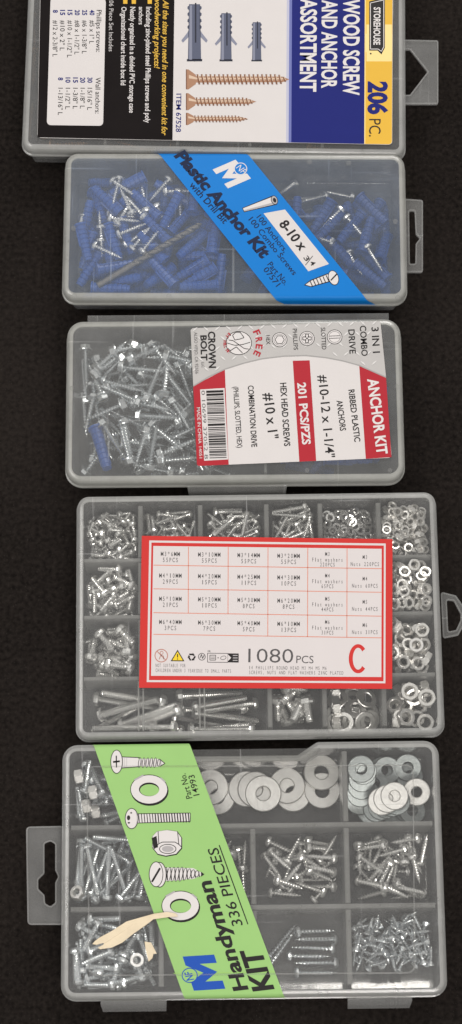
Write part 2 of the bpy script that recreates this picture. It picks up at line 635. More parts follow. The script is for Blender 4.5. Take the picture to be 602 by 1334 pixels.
    def card(s, pts, mt, z, rad=0, thick=0.00014):
        """the label's own sheet: returns an Art to print on"""
        q = [s.L(x, y, z) for x, y in pts]
        if sum(q[i - 1][0] * q[i][1] - q[i][0] * q[i - 1][1] for i in range(len(q))) < 0: q.reverse()
        if rad: q = round_poly(q, rad, 4)
        mb = MB()
        mb.loops([[(x, y, z - thick) for x, y in q], [(x, y, z) for x, y in q]], mt, cap0=True, cap1=True)
        return Art(s, z, mb)


# ------------------------------------------------------------------ fasteners (x = axis, head at -L/2, tip at +L/2)
def ring_pts(x, r, n, ph=0.0):
    return [(x, r * math.cos(2 * math.pi * i / n + ph), r * math.sin(2 * math.pi * i / n + ph)) for i in range(n)]


def cross_angles(a, w):
    pts = [(a, -w), (a, w), (w, w), (w, a), (-w, a), (-w, w), (-a, w), (-a, -w), (-w, -w), (-w, -a), (w, -a), (w, -w)]
    return pts


def head_mesh(style, L, Rh, hh, mt):
    """pan: domed head, flat: countersunk, hexw: hexagon on a washer flange; pan and flat have a cut cross, hexw and slot a dark bar"""
    mb = MB()
    x0 = -L / 2
    cr = cross_angles(Rh * 0.52, Rh * 0.11)
    ang = [math.atan2(p[1], p[0]) for p in cr]

    def lp(x, r): return [(x, r * math.cos(a), r * math.sin(a)) for a in ang]
    if style == 'slot':
        n = 16
        mb.loops([ring_pts(x0 + hh, Rh * .55, n), ring_pts(x0 + hh * .95, Rh, n), ring_pts(x0 + hh * .45, Rh, n), ring_pts(x0 + hh * .12, Rh * .72, n), ring_pts(x0, Rh * .3, n)], mt, cap0=True, cap1=True, smooth=False)
        mb.box(x0 - hh * .03, x0 + hh * .1, -Rh * .12, Rh * .12, -Rh * .85, Rh * .85, 'darksteel_slotshade')  # no cut slot: its shade is put in as a dark raised bar
        return mb.mesh('head')
    n = 20
    top = x0 + hh * 0.04
    deep = x0 + hh * 0.75

    def c3(x): return [(x, p[0], p[1]) for p in cr]
    inner_r = Rh * 0.60
    if style == 'pan':
        prof = [(hh, Rh * .5), (hh, Rh * .97), (hh * .72, Rh), (hh * .38, Rh * .93), (hh * .14, Rh * .76), (hh * .04, inner_r)]
    elif style == 'flat':
        prof = [(hh, Rh * .42), (hh * .25, Rh * .97), (hh * .08, Rh), (0.0, Rh * .96), (hh * .0, inner_r)]
        top = x0; deep = x0 + hh * .6
    else:
        prof = [(hh, Rh * .5), (hh, Rh), (hh * .84, Rh)]
    loops = [lp(x0 + a, r) for a, r in prof]
    if style == 'hexw':
        hx = []
        for a in ang:
            k = (a % (math.pi / 3)) - math.pi / 6
            hx.append(Rh * .72 * math.cos(math.pi / 6) / math.cos(k))
        def hl(x, s=1.0): return [(x, r * s * math.cos(a), r * s * math.sin(a)) for r, a in zip(hx, ang)]
        # finer hexagon: use 24 sides apart from the slot bar
        mb.loops([ring_pts(x0 + hh, Rh * .5, n), ring_pts(x0 + hh, Rh, n), ring_pts(x0 + hh * .82, Rh, n), ring_pts(x0 + hh * .74, Rh * .75, n)], mt, cap0=True, cap1=True)
        h6 = [ring_pts(x0 + hh * .75, Rh * .74, 6), ring_pts(x0 + hh * .12, Rh * .74, 6), ring_pts(x0, Rh * .64, 6)]
        mb.loops(h6, mt, cap0=True, cap1=True)
        mb.box(x0 - hh * .02, x0 + hh * .04, -Rh * .09, Rh * .09, -Rh * .5, Rh * .5, 'darksteel_slotshade')  # dark bar on the head puts the slot's shade into colour
        return mb.mesh('head')
    mb.loops(loops, mt, cap0=True, smooth=False)
    mb.loops([loops[-1], c3(top), [(deep, p[0] * .55, p[1] * .55) for p in cr]], mt, cap1=True)
    return mb.mesh('head')


def shank_mesh(style, L, r, hh, pitch, mt, bare=0.0, seg=9):
    """threaded rod with a real helix; style 'point' tapers to a tip"""
    mb = MB()
    xs = -L / 2 + hh * .9
    Ls = L - hh * .9
    n = max(6, int(Ls / pitch * 4))
    rows = []
    for i in range(n + 1):
        u = i / n
        x = xs + Ls * u
        env = r
        if style == 'point':
            if u > .72: env = r * max(0.04, 1 - ((u - .72) / .28) ** 1.3)
            root = 0.46
        else:
            if u > .97: env = r * .86
            root = 0.78
        row = []
        for k in range(seg):
            ph = ((x - xs) / pitch - k / seg) % 1.0
            saw = max(0.0, 1 - abs(2 * ph - 1) * 1.5)
            thr = root + (1 - root) * saw if u >= bare else (root + 1) / 2 + .04
            a = 2 * math.pi * k / seg
            row.append((x, env * thr * math.cos(a), env * thr * math.sin(a)))
        rows.append(row)
    mb.loops(rows, mt, cap0=True, cap1=True, smooth=False)
    return mb.mesh('threaded_shank')


def nut_mesh(Ro, Ri, t, mt):
    """hexagon nut, axis z, chamfered, bored through"""
    mb = MB()
    n = 24
    def hexr(a):
        k = (a % (math.pi / 3)) - math.pi / 6
        return Ro * math.cos(math.pi / 6) / math.cos(k)
    A = [2 * math.pi * i / n for i in range(n)]
    def hx(z, s=1.0, cap=9): return [(min(hexr(a) * s, cap) * math.cos(a), min(hexr(a) * s, cap) * math.sin(a), z) for a in A]
    def ci(z, r): return [(r * math.cos(a), r * math.sin(a), z) for a in A]
    ch = Ro * .90
    mb.loops([ci(-t / 2, Ri), ci(-t / 2, ch * .97), hx(-t / 2 + t * .14), hx(t / 2 - t * .14), ci(t / 2, ch * .97), ci(t / 2, Ri * 1.12),
              ci(t / 2 - Ri * .15, Ri), ci(t / 6, Ri * .9), ci(0, Ri), ci(-t / 6, Ri * .9)], mt, close=True)
    return mb.mesh('hex_nut')


def washer_mesh(Ro, Ri, t, mt, n=36):
    mb = MB()
    def ci(z, r): return [(r * math.cos(2 * math.pi * i / n), r * math.sin(2 * math.pi * i / n), z) for i in range(n)]
    e = t * .32
    mb.loops([ci(-t / 2, Ri + e), ci(-t / 2, Ro - e), ci(-t / 2 + e, Ro), ci(t / 2 - e, Ro), ci(t / 2, Ro - e), ci(t / 2, Ri + e), ci(t / 2 - e, Ri), ci(-t / 2 + e, Ri)], mt, close=True)
    return mb.mesh('flat_washer')


def anchor_mesh(L, r, mt, slim=.30):
    """ribbed conical wall plug, open at the collar, split at the tip"""
    mb = MB()
    n = 12
    x0 = -L / 2
    prof = [(0.03 * L, r * .62), (0, r * .66), (0, r * 1.25), (.045 * L, r * 1.25), (.055 * L, r)]
    for i in range(7):
        a = .08 + i * .125
        q = r * (1 - slim * i / 7)
        prof += [(a * L, q), ((a + .085) * L, q * 1.0), ((a + .10) * L, q * .84), ((a + .12) * L, q * .84)]
    prof += [(L, r * (.88 - slim))]
    loops = [ring_pts(x0 + a, q, n) for a, q in prof]
    mb.loops([ring_pts(x0 + .3 * L, r * .5, n)] + loops, mt, cap0=True, cap1=True)
    # two fins along the body and the split
    for s in (-1, 1):
        mb.box(x0 + .08 * L, x0 + .6 * L, -r * .1, r * .1, s * r * .8 if s > 0 else -r * 1.18, r * 1.18 if s > 0 else -r * .8, mt)
    return mb.mesh('wall_anchor')


def drill_mesh(L, r, mt):
    mb = MB()
    n, rows = 16, 120
    lo = []
    for i in range(rows + 1):
        u = i / rows
        x = -L / 2 + L * u
        row = []
        for k in range(n):
            a = 2 * math.pi * k / n
            q = r
            if u > .33:
                tw = a - (u * L / (r * 7)) * math.pi * 2
                q = r * (1 - .42 * max(0, math.cos(2 * tw)) ** 1.0)
            if u > .96: q *= max(.05, (1 - u) / .04)
            row.append((x, q * math.cos(a), q * math.sin(a)))
        lo.append(row)
    mb.loops(lo, mt, cap0=True, cap1=True)
    return mb.mesh('drill_bit')


class Kind:
    """a kind of fastener: meshes shared by all its copies"""

    def __init__(s, name, cat, form, L=0, r=0, Rh=0, parts=(), mesh=None, t=0):
        s.name, s.cat, s.form, s.L, s.r, s.Rh, s.parts, s.mesh, s.t = name, cat, form, L, r, Rh, parts, mesh, t


mm = 0.001


def screw_kind(name, head, style, L, d, hd, hh, pitch, mt, parts=True, bare=0.0, cat='screw'):
    hm = head_mesh(head, L, hd / 2, hh, mt)
    sm = shank_mesh(style, L, d / 2, hh, pitch, mt, bare)
    if parts:
        return Kind(name, cat, 'rod', L, d / 2, hd / 2, (('head', hm), ('threaded_shank', sm)))
    mb = MB()
    for me in (hm, sm):
        mb.add([tuple(v.co) for v in me.vertices], [tuple(p.vertices) for p in me.polygons], mt)
    return Kind(name, cat, 'rod', L, d / 2, hd / 2, (), mb.mesh(name))


def spawn(kind, mw, label, group):
    if kind.parts:
        o = empty(kind.name, mw)
        for nm, me in kind.parts:
            c = bpy.data.objects.new(nm, me)
            COL.objects.link(c)
            c.parent = o
    else:
        o = bpy.data.objects.new(kind.name, kind.mesh)
        COL.objects.link(o)
        o.matrix_world = mw
    return tag(o, label, kind.cat, group)


class Cell:
    """one compartment: a height map that grows as fasteners are laid into it"""
    RES = 0.0004

    def __init__(s, box, x0, x1, y0, y1, seed=1):
        s.b = box
        s.x0, s.x1, s.y0, s.y1 = min(x0, x1), max(x0, x1), min(y0, y1), max(y0, y1)
        s.nx = max(2, int((s.x1 - s.x0) / s.RES)); s.ny = max(2, int((s.y1 - s.y0) / s.RES))
        s.g = np.full((s.nx, s.ny), box.floor + .0001)
        # the rounded foot of the outer walls
        ex, ey, f_ = box.w / 2 - box.inset, box.h / 2 - box.inset, box.fillet
        xx = s.x0 + (np.arange(s.nx) + .5) * s.RES; yy = s.y0 + (np.arange(s.ny) + .5) * s.RES
        dd = np.minimum((ex - np.abs(xx))[:, None], (ey - np.abs(yy))[None, :])
        q = np.clip(1 - dd / f_, 0, 1)
        s.g += f_ * (1 - np.sqrt(1 - q * q))
        s.rng = random.Random(seed)
        s.ztop = box.z - 0.0022

    def at(s, x, y):
        i = min(s.nx - 1, max(0, int((x - s.x0) / s.RES))); j = min(s.ny - 1, max(0, int((y - s.y0) / s.RES)))
        return i, j

    def inside(s, x, y, r=0.0):
        return s.x0 + r <= x <= s.x1 - r and s.y0 + r <= y <= s.y1 - r

    def profile(s, x, y, dx, dy, L, r, n):
        out = []
        for k in range(n):
            t = -L / 2 + L * k / (n - 1)
            h = 0
            for q in (-.7, 0, .7):
                i, j = s.at(x + dx * t - dy * r * q, y + dy * t + dx * r * q)
                h = max(h, s.g[i, j])
            out.append((t, h))
        return out

    @staticmethod
    def rest(pr):
        """the line a stiff rod settles on over the given heights (balanced at its middle)"""
        hull = []
        for p in pr:
            while len(hull) >= 2 and (hull[-1][1] - hull[-2][1]) * (p[0] - hull[-1][0]) <= (p[1] - hull[-1][1]) * (hull[-1][0] - hull[-2][0]):
                hull.pop()
            hull.append(p)
        for a, c in zip(hull, hull[1:]):
            if a[0] <= 0 <= c[0] or c is hull[-1]:
                sl = (c[1] - a[1]) / (c[0] - a[0])
                return a[1] - sl * a[0], sl
        return pr[0][1], 0

    def rod(s, kind, x, y, ang, label, group, force=False, maxt=0.42):
        L, r, Rh = kind.L, kind.r, kind.Rh
        dx, dy = math.cos(ang), math.sin(ang)
        n = max(7, int(L / .001))
        pr = s.profile(x, y, dx, dy, L * .96, r, n)
        pr = [(t, h + (max(0, Rh - r) * .85 if t < -L * .42 else 0)) for t, h in pr]
        z0, sl = s.rest(pr)
        if abs(sl) > maxt and not force:
            return None
        sl = max(-.5, min(.5, sl))
        z = z0 + r + (.0011 if force else 0)
        top = max(z + sl * L / 2, z - sl * L / 2) + Rh * .9
        if top > s.ztop:
            if not force: return None
            z -= top - s.ztop
        d = Vector((dx, dy, sl)).normalized()
        side = Vector((-dy, dx, 0)); upv = d.cross(side)
        mw = Matrix((d, side, upv)).transposed().to_4x4() @ Matrix.Rotation(s.rng.uniform(0, 6.28), 4, 'X')
        mw.translation = (x, y, z)
        o = spawn(kind, s.b.mw @ mw, label, group)
        for k in range(n * 2):
            t = -L / 2 + L * k / (n * 2 - 1)
            rr = Rh if t < -L * .42 else r
            m_ = max(1, int(rr / s.RES))
            for q in range(-m_, m_ + 1):
                i, j = s.at(x + dx * t - dy * rr * q / m_, y + dy * t + dx * rr * q / m_)
                s.g[i, j] = max(s.g[i, j], z + sl * t + rr * (.95 * math.sqrt(max(0, 1 - (q / m_) ** 2 * .8)) - .55))
        return o

    def disc(s, kind, x, y, label, group, ang=None, edge=False, force=False, tilt=None):
        Ro, t = kind.Rh, kind.t
        ang = s.rng.uniform(0, 6.28) if ang is None else ang
        if edge:
            # standing on its rim, axis lying level
            dx, dy = math.cos(ang), math.sin(ang)
            pr = s.profile(x, y, dx, dy, t * 1.2, Ro * .5, 5)
            z = max(h for _, h in pr) + Ro * .87
            if z + Ro > s.ztop:
                return None
            axis = Vector((dx, dy, 0)); side = Vector((0, 0, 1)); oth = side.cross(axis)
            mw = Matrix((side, oth, axis)).transposed().to_4x4()
            mw.translation = (x, y, z)
            top = z + Ro * .35; rad = max(t / 2, Ro * .6)
        else:
            sl = []
            zc = 0
            for a in (0.0, math.pi / 2):
                pr = s.profile(x, y, math.cos(a), math.sin(a), Ro * 1.7, Ro * .8, 11)
                z0, k = s.rest(pr)
                sl.append(max(-.40, min(.40, k)))
                zc = max(zc, z0)
            if tilt: sl = list(tilt)
            nrm = Vector((-sl[0], -sl[1], 1)).normalized()
            z = zc + t / 2
            if z + Ro * math.hypot(*sl) > s.ztop:
                if not force: return None
                z = s.ztop - Ro * math.hypot(*sl) * .8
            q = nrm.to_track_quat('Z', 'Y')
            mw = q.to_matrix().to_4x4() @ Matrix.Rotation(ang, 4, 'Z')
            mw.translation = (x, y, z)
            top = z + t * (.5 if t < Ro * .4 else .15); rad = Ro
        o = spawn(kind, s.b.mw @ mw, label, group)
        k = int(rad / s.RES)
        sx, sy = (0, 0) if edge else sl
        for a in range(-k, k + 1):
            for c in range(-k, k + 1):
                if a * a + c * c <= k * k:
                    xx, yy = x + a * s.RES, y + c * s.RES
                    if s.inside(xx, yy):
                        i, j = s.at(xx, yy)
                        s.g[i, j] = max(s.g[i, j], top + sx * a * s.RES + sy * c * s.RES)
        return o

    def fill(s, kind, n, label, group, region=None, edge=0.0, bias=None, tries=10, maxt=.55):
        made = 0
        x0, x1, y0, y1 = region or (s.x0, s.x1, s.y0, s.y1)
        for k in range(n * 3):
            if made >= n: break
            best = None
            for _t in range(tries):
                if kind.form == 'rod':
                    a = s.rng.uniform(0, 2 * math.pi) if bias is None else s.rng.gauss(bias[0], bias[1]) + (math.pi if s.rng.random() < .5 else 0)
                    hx, hy = math.cos(a) * kind.L / 2, math.sin(a) * kind.L / 2
                    mx, my = abs(hx) + kind.r * .9, abs(hy) + kind.r * .9
                else:
                    a = s.rng.uniform(0, 6.28)
                    mx = my = kind.Rh * (.85 if kind.t < kind.Rh else 1)
                lo_x, hi_x = max(x0, s.x0 + mx), min(x1, s.x1 - mx)
                lo_y, hi_y = max(y0, s.y0 + my), min(y1, s.y1 - my)
                if hi_x <= lo_x or hi_y <= lo_y: continue
                x, y = s.rng.uniform(lo_x, hi_x), s.rng.uniform(lo_y, hi_y)
                hgt = s.g[s.at(x, y)]
                if kind.form == 'rod':
                    hgt = (hgt + s.g[s.at(x + hx * .8, y + hy * .8)] + s.g[s.at(x - hx * .8, y - hy * .8)]) / 3
                hgt += s.rng.uniform(0, .0008)
                if best is None or hgt < best[0]:
                    best = (hgt, x, y, a)
            if best is None: continue
            _, x, y, a = best
            if kind.form == 'rod':
                o = s.rod(kind, x, y, a, label, group, maxt=maxt)
            else:
                o = s.disc(kind, x, y, label, group, ang=a, edge=s.rng.random() < edge)
            made += o is not None
        if DEBUG: print('FILL', group, made, '/', n, 'mean height mm', round(float(s.g.mean()) * 1000, 1))
        return made

    def lay(s, kind, spots, label, group, z=0.008):
        """rods laid where the photograph shows them: (head x, head y, tip x, tip y)"""
        for hx, hy, tx, ty in spots:
            a = s.b.L(hx, hy, z); c = s.b.L(tx, ty, z)
            ang = math.atan2(c[1] - a[1], c[0] - a[0])
            x, y = (a[0] + c[0]) / 2, (a[1] + c[1]) / 2
            ex = abs(math.cos(ang)) * kind.L / 2 + kind.Rh * .8; ey = abs(math.sin(ang)) * kind.L / 2 + kind.Rh * .8
            x = min(max(x, s.x0 + ex), s.x1 - ex) if s.x1 - s.x0 > 2 * ex else (s.x0 + s.x1) / 2
            y = min(max(y, s.y0 + ey), s.y1 - ey) if s.y1 - s.y0 > 2 * ey else (s.y0 + s.y1) / 2
            s.rod(kind, x, y, ang, label, group, force=True)

    def drop(s, kind, spots, label, group, z=0.008, edge=False, ang=None, tilt=None):
        for i, p in enumerate(spots):
            x, y = s.b.L(p[0], p[1], z)
            r_ = kind.Rh * .9
            x = min(max(x, s.x0 + r_), s.x1 - r_); y = min(max(y, s.y0 + r_), s.y1 - r_)
            s.disc(kind, x, y, label[i] if isinstance(label, list) else label, group, edge=edge, force=True, ang=ang, tilt=tilt)


# ================================================================== the black cloth on the table
mb = MB()
NG = 60
vs, fs = [], []
for i in range(NG + 1):
    for j in range(NG + 1):
        vs.append(((i / NG - .5) * 2.0, (j / NG - .5) * 2.0, 0.0))
for i in range(NG):
    for j in range(NG):
        a = i * (NG + 1) + j
        fs.append((a, a + NG + 1, a + NG + 2, a + 1))
mb.add(vs, fs, 'cloth', True)
cloth = mb.obj('tabletop')
tag(cloth, 'black felt cloth covering the table under the kits', None, None, 'structure')


def lerp(a, b_, t): return a + (b_ - a) * t


def draw_screw(A, hx, hy, hr, hw, tipx, r, neck, mats, pitch, thread_from=0.0, lay=2):
    """side view of a countersunk screw printed on a label, pointing along +x"""
    base, dark, light = mats
    A.poly([(hx, hy - hr), (hx, hy + hr), (hx + hw * .25, hy + hr), (hx + hw, hy + r * .9), (hx + hw, hy - r * .9), (hx + hw * .25, hy - hr)], base, lay)
    A.poly([(hx, hy - hr), (hx, hy + hr), (hx + 1.3, hy + hr), (hx + 1.3, hy - hr)], dark, lay + 1)
    A.poly([(hx + hw * .3, hy - hr * .45), (hx + hw * .3, hy - hr * .1), (hx + hw, hy), (hx + hw, hy - r * .4)], light, lay + 1)
    x0 = hx + hw
    n = int((tipx - x0) / pitch)
    A.poly([(x0, hy - r * .62), (x0, hy + r * .62), (tipx - 9, hy + r * .55), (tipx, hy), (tipx - 9, hy - r * .55)], base, lay)
    A.poly([(x0, hy - r * .35), (x0, hy - r * .0), (tipx - 8, hy), (tipx - 8, hy - r * .3)], light, lay + 1)
    for i in range(n):
        x = x0 + pitch * (i + .5)
        k = 1.0 if x < tipx - 14 else max(.25, (tipx - x) / 14)
        A.poly([(x - pitch * .35, hy - r * k), (x + pitch * .05, hy - r * k), (x + pitch * .5, hy + r * k), (x + pitch * .1, hy + r * k)], dark, lay + 2)
        A.poly([(x - pitch * .05, hy - r * k * .9), (x + pitch * .12, hy - r * k * .9), (x + pitch * .45, hy + r * k * .3), (x + pitch * .28, hy + r * k * .3)], light, lay + 3)


def draw_plug(A, cx, y0, y1, w, lay=2):
    """upright wall plug printed on the label"""
    H = y1 - y0
    A.poly([(cx - w * .5, y1), (cx + w * .5, y1), (cx + w * .5, y1 - H * .04), (cx - w * .5, y1 - H * .04)], 'slatedark', lay)
    A.poly([(cx - w * .43, y1 - H * .03), (cx + w * .43, y1 - H * .03), (cx + w * .36, y0 + H * .02), (cx - w * .36, y0 + H * .02)], 'slate', lay)
    A.poly([(cx - w * .36, y1 - H * .03), (cx - w * .16, y1 - H * .03), (cx - w * .16, y0 + H * .04), (cx - w * .32, y0 + H * .04)], 'slatelight', lay + 1)
    A.poly([(cx + w * .02, y1 - H * .32), (cx + w * .12, y1 - H * .32), (cx + w * .12, y0), (cx + w * .02, y0)], 'slatedark', lay + 1)
    for k in range(4):
        yy = y0 + H * (.04 + .11 * k)
        for s_ in (-1, 1):
            A.poly([(cx + s_ * w * .34, yy), (cx + s_ * w * .46, yy + H * .025), (cx + s_ * w * .46, yy + H * .06), (cx + s_ * w * .34, yy + H * .085)], 'slate', lay)
    for s_ in (-1, 1):
        A.poly([(cx + s_ * w * .36, y0 + H * .46), (cx + s_ * w * .50, y0 + H * .52), (cx + s_ * w * .86, y0 + H * .64), (cx + s_ * w * .76, y0 + H * .68), (cx + s_ * w * .38, y0 + H * .58)], 'slatelight', lay)


# ================================================================== kit 1 : case with the black, white, blue and golden label
B1 = Box('screw_assortment_case', 'clear case with black, white, navy and golden label, topmost of the five, cut off above',
         [(37, -112), (527, -104), (528, 202), (33, 195)], 0.028)
B1.build('lidclear', r=0.006)
B1.tab([(519, 52), (571, 53), (571, 136), (519, 136)], [(527, 65), (534, 65), (557, 94), (534, 124), (527, 124)], 0.019, hrad=0.0006)
w2, h2 = B1.w / 2 - B1.inset, B1.h / 2 - B1.inset
for k in range(1, 5):
    x = -w2 + 2 * w2 * k / 5
    B1.divider(x, -h2, x, h2, 0.002)
A = B1.card([(54, -92), (512, -84), (511, 188.5), (48.7, 179.5)], 'paper', B1.z + .0002, 0.002)
Y = lambda x: 179.2 + (x - 49) * .0195            # lower edge of the label
A.poly([(54.5, -91), (228.5, -88), (224.8, Y(225)), (49, Y(49) - .2)], 'blacklabel', 1)
# fading blue and golden bands
A.poly([(374.2, -86), (377.5, -86), (376, Y(376)), (372.7, Y(373))], 'navypale', 1)
A.poly([(377.5, -86), (381, -86), (379.5, Y(379)), (376, Y(376))], 'navymid', 1)
A.poly([(381, -86), (475.7, -84), (474.6, Y(475)), (379.5, Y(379))], 'navy', 1)
A.poly(round_poly([(476, -84), (511.6, -83.4), (510.6, 188), (475, Y(475))], [0, 4, 4, 0], 4), 'yellow', 1)
for k in range(6):
    y = 20 + k * 12
    q = abs(k - 2.5)
    A.poly([(476 + q, y), (511 - q * .3, y), (511 - q * .3, y + 12), (476 + q, y + 12)], 'yellowpale' if 1 <= k <= 4 else 'yellow', 1.5)
A.poly([(475.7, -84), (477, -84), (475.9, Y(475)), (474.6, Y(475))], 'yellowpale', 2)
A.text('WOOD SCREW', (448, -1), (447.5, 124), 20, 'printwhite', .028)
A.text('AND ANCHOR', (420, 0), (419.2, 115), 19, 'printwhite', .028)
A.text('ASSORTMENT', (392.3, -2), (391.3, 119.5), 20, 'printwhite', .028)
A.text('206', (480.6, 106), (480.2, 149), 23, 'navy', .045, 3)
A.text('PC.', (481, 155), (480.8, 178), 15, 'ink', .0, 3)
A.poly([(481, 2), (501.5, -3), (501.5, 62), (497, 71), (492, 66), (481, 66)], 'ink', 2.5)
A.polyline([(482.6, 4), (500, 0), (500, 61), (497, 67), (492.5, 64), (482.6, 64)], .9, 'printwhite', 3.2, True)
A.text('STOREHOUSE', (487.2, 9.5), (486.8, 58.5), 8.2, 'printwhite', .03, 3.4)
A.ell((483, 70), 1.1, 1.1, 'ink', 3)
A.text('ITEM 67528', (229.8, 122), (229.2, 172), 6.4, 'navy', .012)
A.text('All the sizes you need in one convenient kit for', (212.5, 0), (210.6, 175.5), 7.2, 'yellowtext', .016, shear=.22)
A.text('woodworking projects!', (202, -4), (201, 88), 7.2, 'yellowtext', .016, shear=.22)
A.text('Including zinc-plated steel Phillips screws and poly', (190.6, 9), (189, 160), 6.6, 'printwhite', .016)
A.text('anchors', (181.2, 9), (180.8, 32), 5.6, 'printwhite', .014)
A.text('Neatly organized in a divided PVC storage case', (169.8, 9), (168.4, 147), 6.6, 'printwhite', .016)
A.text('Organizational chart inside box lid', (158.4, 9), (157.4, 111), 6.4, 'printwhite', .016)
for x in (192.5, 171.7, 160.6):
    A.poly([(x, -1), (x + 5.4, -1), (x + 5.4, 5), (x, 5)], 'yellow', 2)
A.text('206 Piece Set Includes', (142.4, -3), (141.8, 67), 5.6, 'greytext', .004)
A.poly(round_poly([(66, -3), (138, -2), (134.4, 164), (61, 163)], 5, 4), 'paper', 2)
A.text('Phillips screws:', (126, 13), (125.2, 68), 6.4, 'ink', .006, 3)
for x, n_, t_, e_ in ((117, '40', '#5 x 1" L', 57), (107.4, '25', '#6 x 1-3/8" L', 70), (97.7, '20', '#8 x 1-1/2" L', 71), (88.2, '15', '#10 x 1-1/2" L', 75),
                      (78.6, '15', '#10 x 2" L', 66), (69.2, '8', '#12 x 2-3/8" L', 74)):
    A.text(n_, (x, 13), (x, 20 if len(n_) > 1 else 16.8), 6, 'navy', .03, 3)
    A.text(t_, (x, 26.5), (x - .6, e_), 6, 'ink', .004, 3)
A.text('Wall anchors:', (124.8, 101), (124, 148), 6.4, 'ink', .006, 3)
for x, n_, t_, e_ in ((114.2, '30', '15/16" L', 143.5), (104.8, '20', '1-1/8" L', 141.5), (95.4, '15', '1-3/8" L', 142), (85.6, '10', '1-1/2" L', 142.5), (76, '8', '1-13/16" L', 150)):
    A.text(n_, (x, 101), (x, 108 if len(n_) > 1 else 104.8), 6, 'navy', .03, 3)
    A.text(t_, (x, 114.5), (x - .5, e_), 6, 'ink', .004, 3)
draw_plug(A, 253.5, 4, 80, 20)
draw_plug(A, 294.5, 16, 80, 17)
draw_plug(A, 334.5, 28, 80, 14)
cop = ('copper', 'copperdark', 'copperlight')
draw_screw(A, 242.3, 103.5, 13, 13, 377, 6.6, 4, cop, 5.6)
draw_screw(A, 242.3, 132.5, 11, 12, 334, 5.4, 4, cop, 5.0)
draw_screw(A, 242.3, 155.0, 8, 10, 323, 4.4, 3, cop, 4.4)
A.mb.obj('label', B1.root)

# ================================================================== kit 2 : plastic anchor kit, blue band label
B2 = Box('plastic_anchor_kit', 'milky clear box of blue anchors and small screws with a slanted bright blue band label',
         [(85, 199), (527, 199), (531, 391), (81, 388)], 0.030)


def pegs2(mb):
    for px, py in ((97, 386), (220, 386), (515, 289), (518, 388), (96, 298), (403, 211), (454, 213)):
        x, y = B2.L(px, py, B2.z)
        mb.loops([[(x + r_ * math.cos(a * math.pi / 6), y + r_ * math.sin(a * math.pi / 6), zz) for a in range(12)] for r_, zz in ((.0014, B2.z + .0001), (.0014, B2.z + .0006), (.0011, B2.z + .0008))], 'tab', cap1=True)


B2.build('lidblue', r=0.007, skirt=0.009, lid_extra=pegs2, rim='rimmilky', fillet=.001)
B2.tab([(524, 259), (551, 261), (551, 355), (526, 355)], [(533, 275), (540, 275), (541.5, 305), (547, 311), (541.5, 318), (541, 344), (534, 344)], 0.020)


def wrap(box, mb, tl, tr, br, bl, mt, zoff, front=0.0065, back=0.003, edge=0.0026):
    """a band label glued over the lid and folded down its two long sides; px corners on the lid's top plane"""
    z = box.z
    a, c, d, e = [box.L(x, y, z) for x, y in (tl, tr, br, bl)]
    hy = box.h / 2

    def X(p, q, y):
        t = (y - p[1]) / (q[1] - p[1]); return p[0] + (q[0] - p[0]) * t
    path = []
    o = zoff
    rr = edge + o
    for k in range(6, -1, -1):
        q = math.pi / 2 * k / 6
        path.append((hy - edge + rr * math.sin(q), z - edge + rr * math.cos(q), hy - edge + rr * q))
    path.insert(0, (hy + o, z - edge - back, hy - edge + rr * math.pi / 2 + back))
    path2 = []
    for k in range(0, 7):
        q = math.pi / 2 * k / 6
        path2.append((-(hy - edge + rr * math.sin(q)), z - edge + rr * math.cos(q), -(hy - edge + rr * q)))
    path2.append((-(hy + o), z - edge - front, -(hy - edge + rr * math.pi / 2 + front)))
    rows = []
    for y, zz, s_ in path + path2:
        rows.append([(X(a, e, s_), y, zz), (X(c, d, s_), y, zz)])
    v = [p for r_ in rows for p in r_]
    f = [(2 * i, 2 * i + 1, 2 * i + 3, 2 * i + 2) for i in range(len(rows) - 1)]
    mb.add(v, f, mt, True)


A = Art(B2, B2.z + .0002)
wrap(B2, A.mb, (203, 195), (318, 195), (486.5, 401), (366.5, 399.5), 'skyblue', .0002)
A.text('Plastic Anchor Kit', (227, 203), (341.5, 337), 14.5, 'darkblueink', .05, up=(.80, -.60), shear=.12)
A.text('with Drill Bit', (246, 241.5), (291.5, 292), 8.5, 'darkblueink', .012, up=(.78, -.62))
o_, d_, u_ = Vector((277, 221)), Vector((20, 24.5)), Vector((30, -13))
Mg = [(0, 0), (.24, 0), (.24, .55), (.5, .08), (.76, .55), (.76, 0), (1, 0), (1, 1), (.74, 1), (.5, .52), (.26, 1), (0, 1)]
A.poly([o_ + d_ * x + u_ * y for x, y in Mg], 'printwhite', 2)
A.ell((313.5, 220), 8.6, 8.2, 'printwhite', 3)
A.ell((313.5, 220), 7.5, 7.1, 'skyblue', 4)
A.text('NF', (307.2, 219), (315.2, 227), 8, 'printwhite', .0, 5, up=(.75, -.6), shear=.1)
# printed plug
A.poly([(315.5, 271), (355, 255), (361, 266.5), (318, 276.5)], 'ink', 2)
A.poly([(316.5, 271.6), (355, 256.4), (360, 265.6), (318.6, 275.6)], 'printwhite', 3)
A.poly([(318, 274), (357, 263.5), (359, 265.4), (318.6, 275.6)], 'printgrey', 3.5)
A.ell((357.5, 260.8), 4.4, 6.2, 'ink', 4, -20); A.ell((357.5, 260.8), 3.6, 5.4, 'printgrey', 5, -20); A.ell((357.8, 261), 2, 3.2, 'ink', 6, -20)
A.poly([(343.4, 278), (371.3, 273), (428.6, 344), (401.8, 353.5)], 'paper', 2)
A.text('8-10 x', (363, 292), (391.5, 327.5), 12, 'ink', .03, 3, up=(.84, -.54))
A.text('3', (395, 336), (398.8, 341), 6.5, 'ink', .015, 3, up=(.84, -.54))
A.line((398, 345.5), (407.5, 333.5), .9, 'ink', 3)
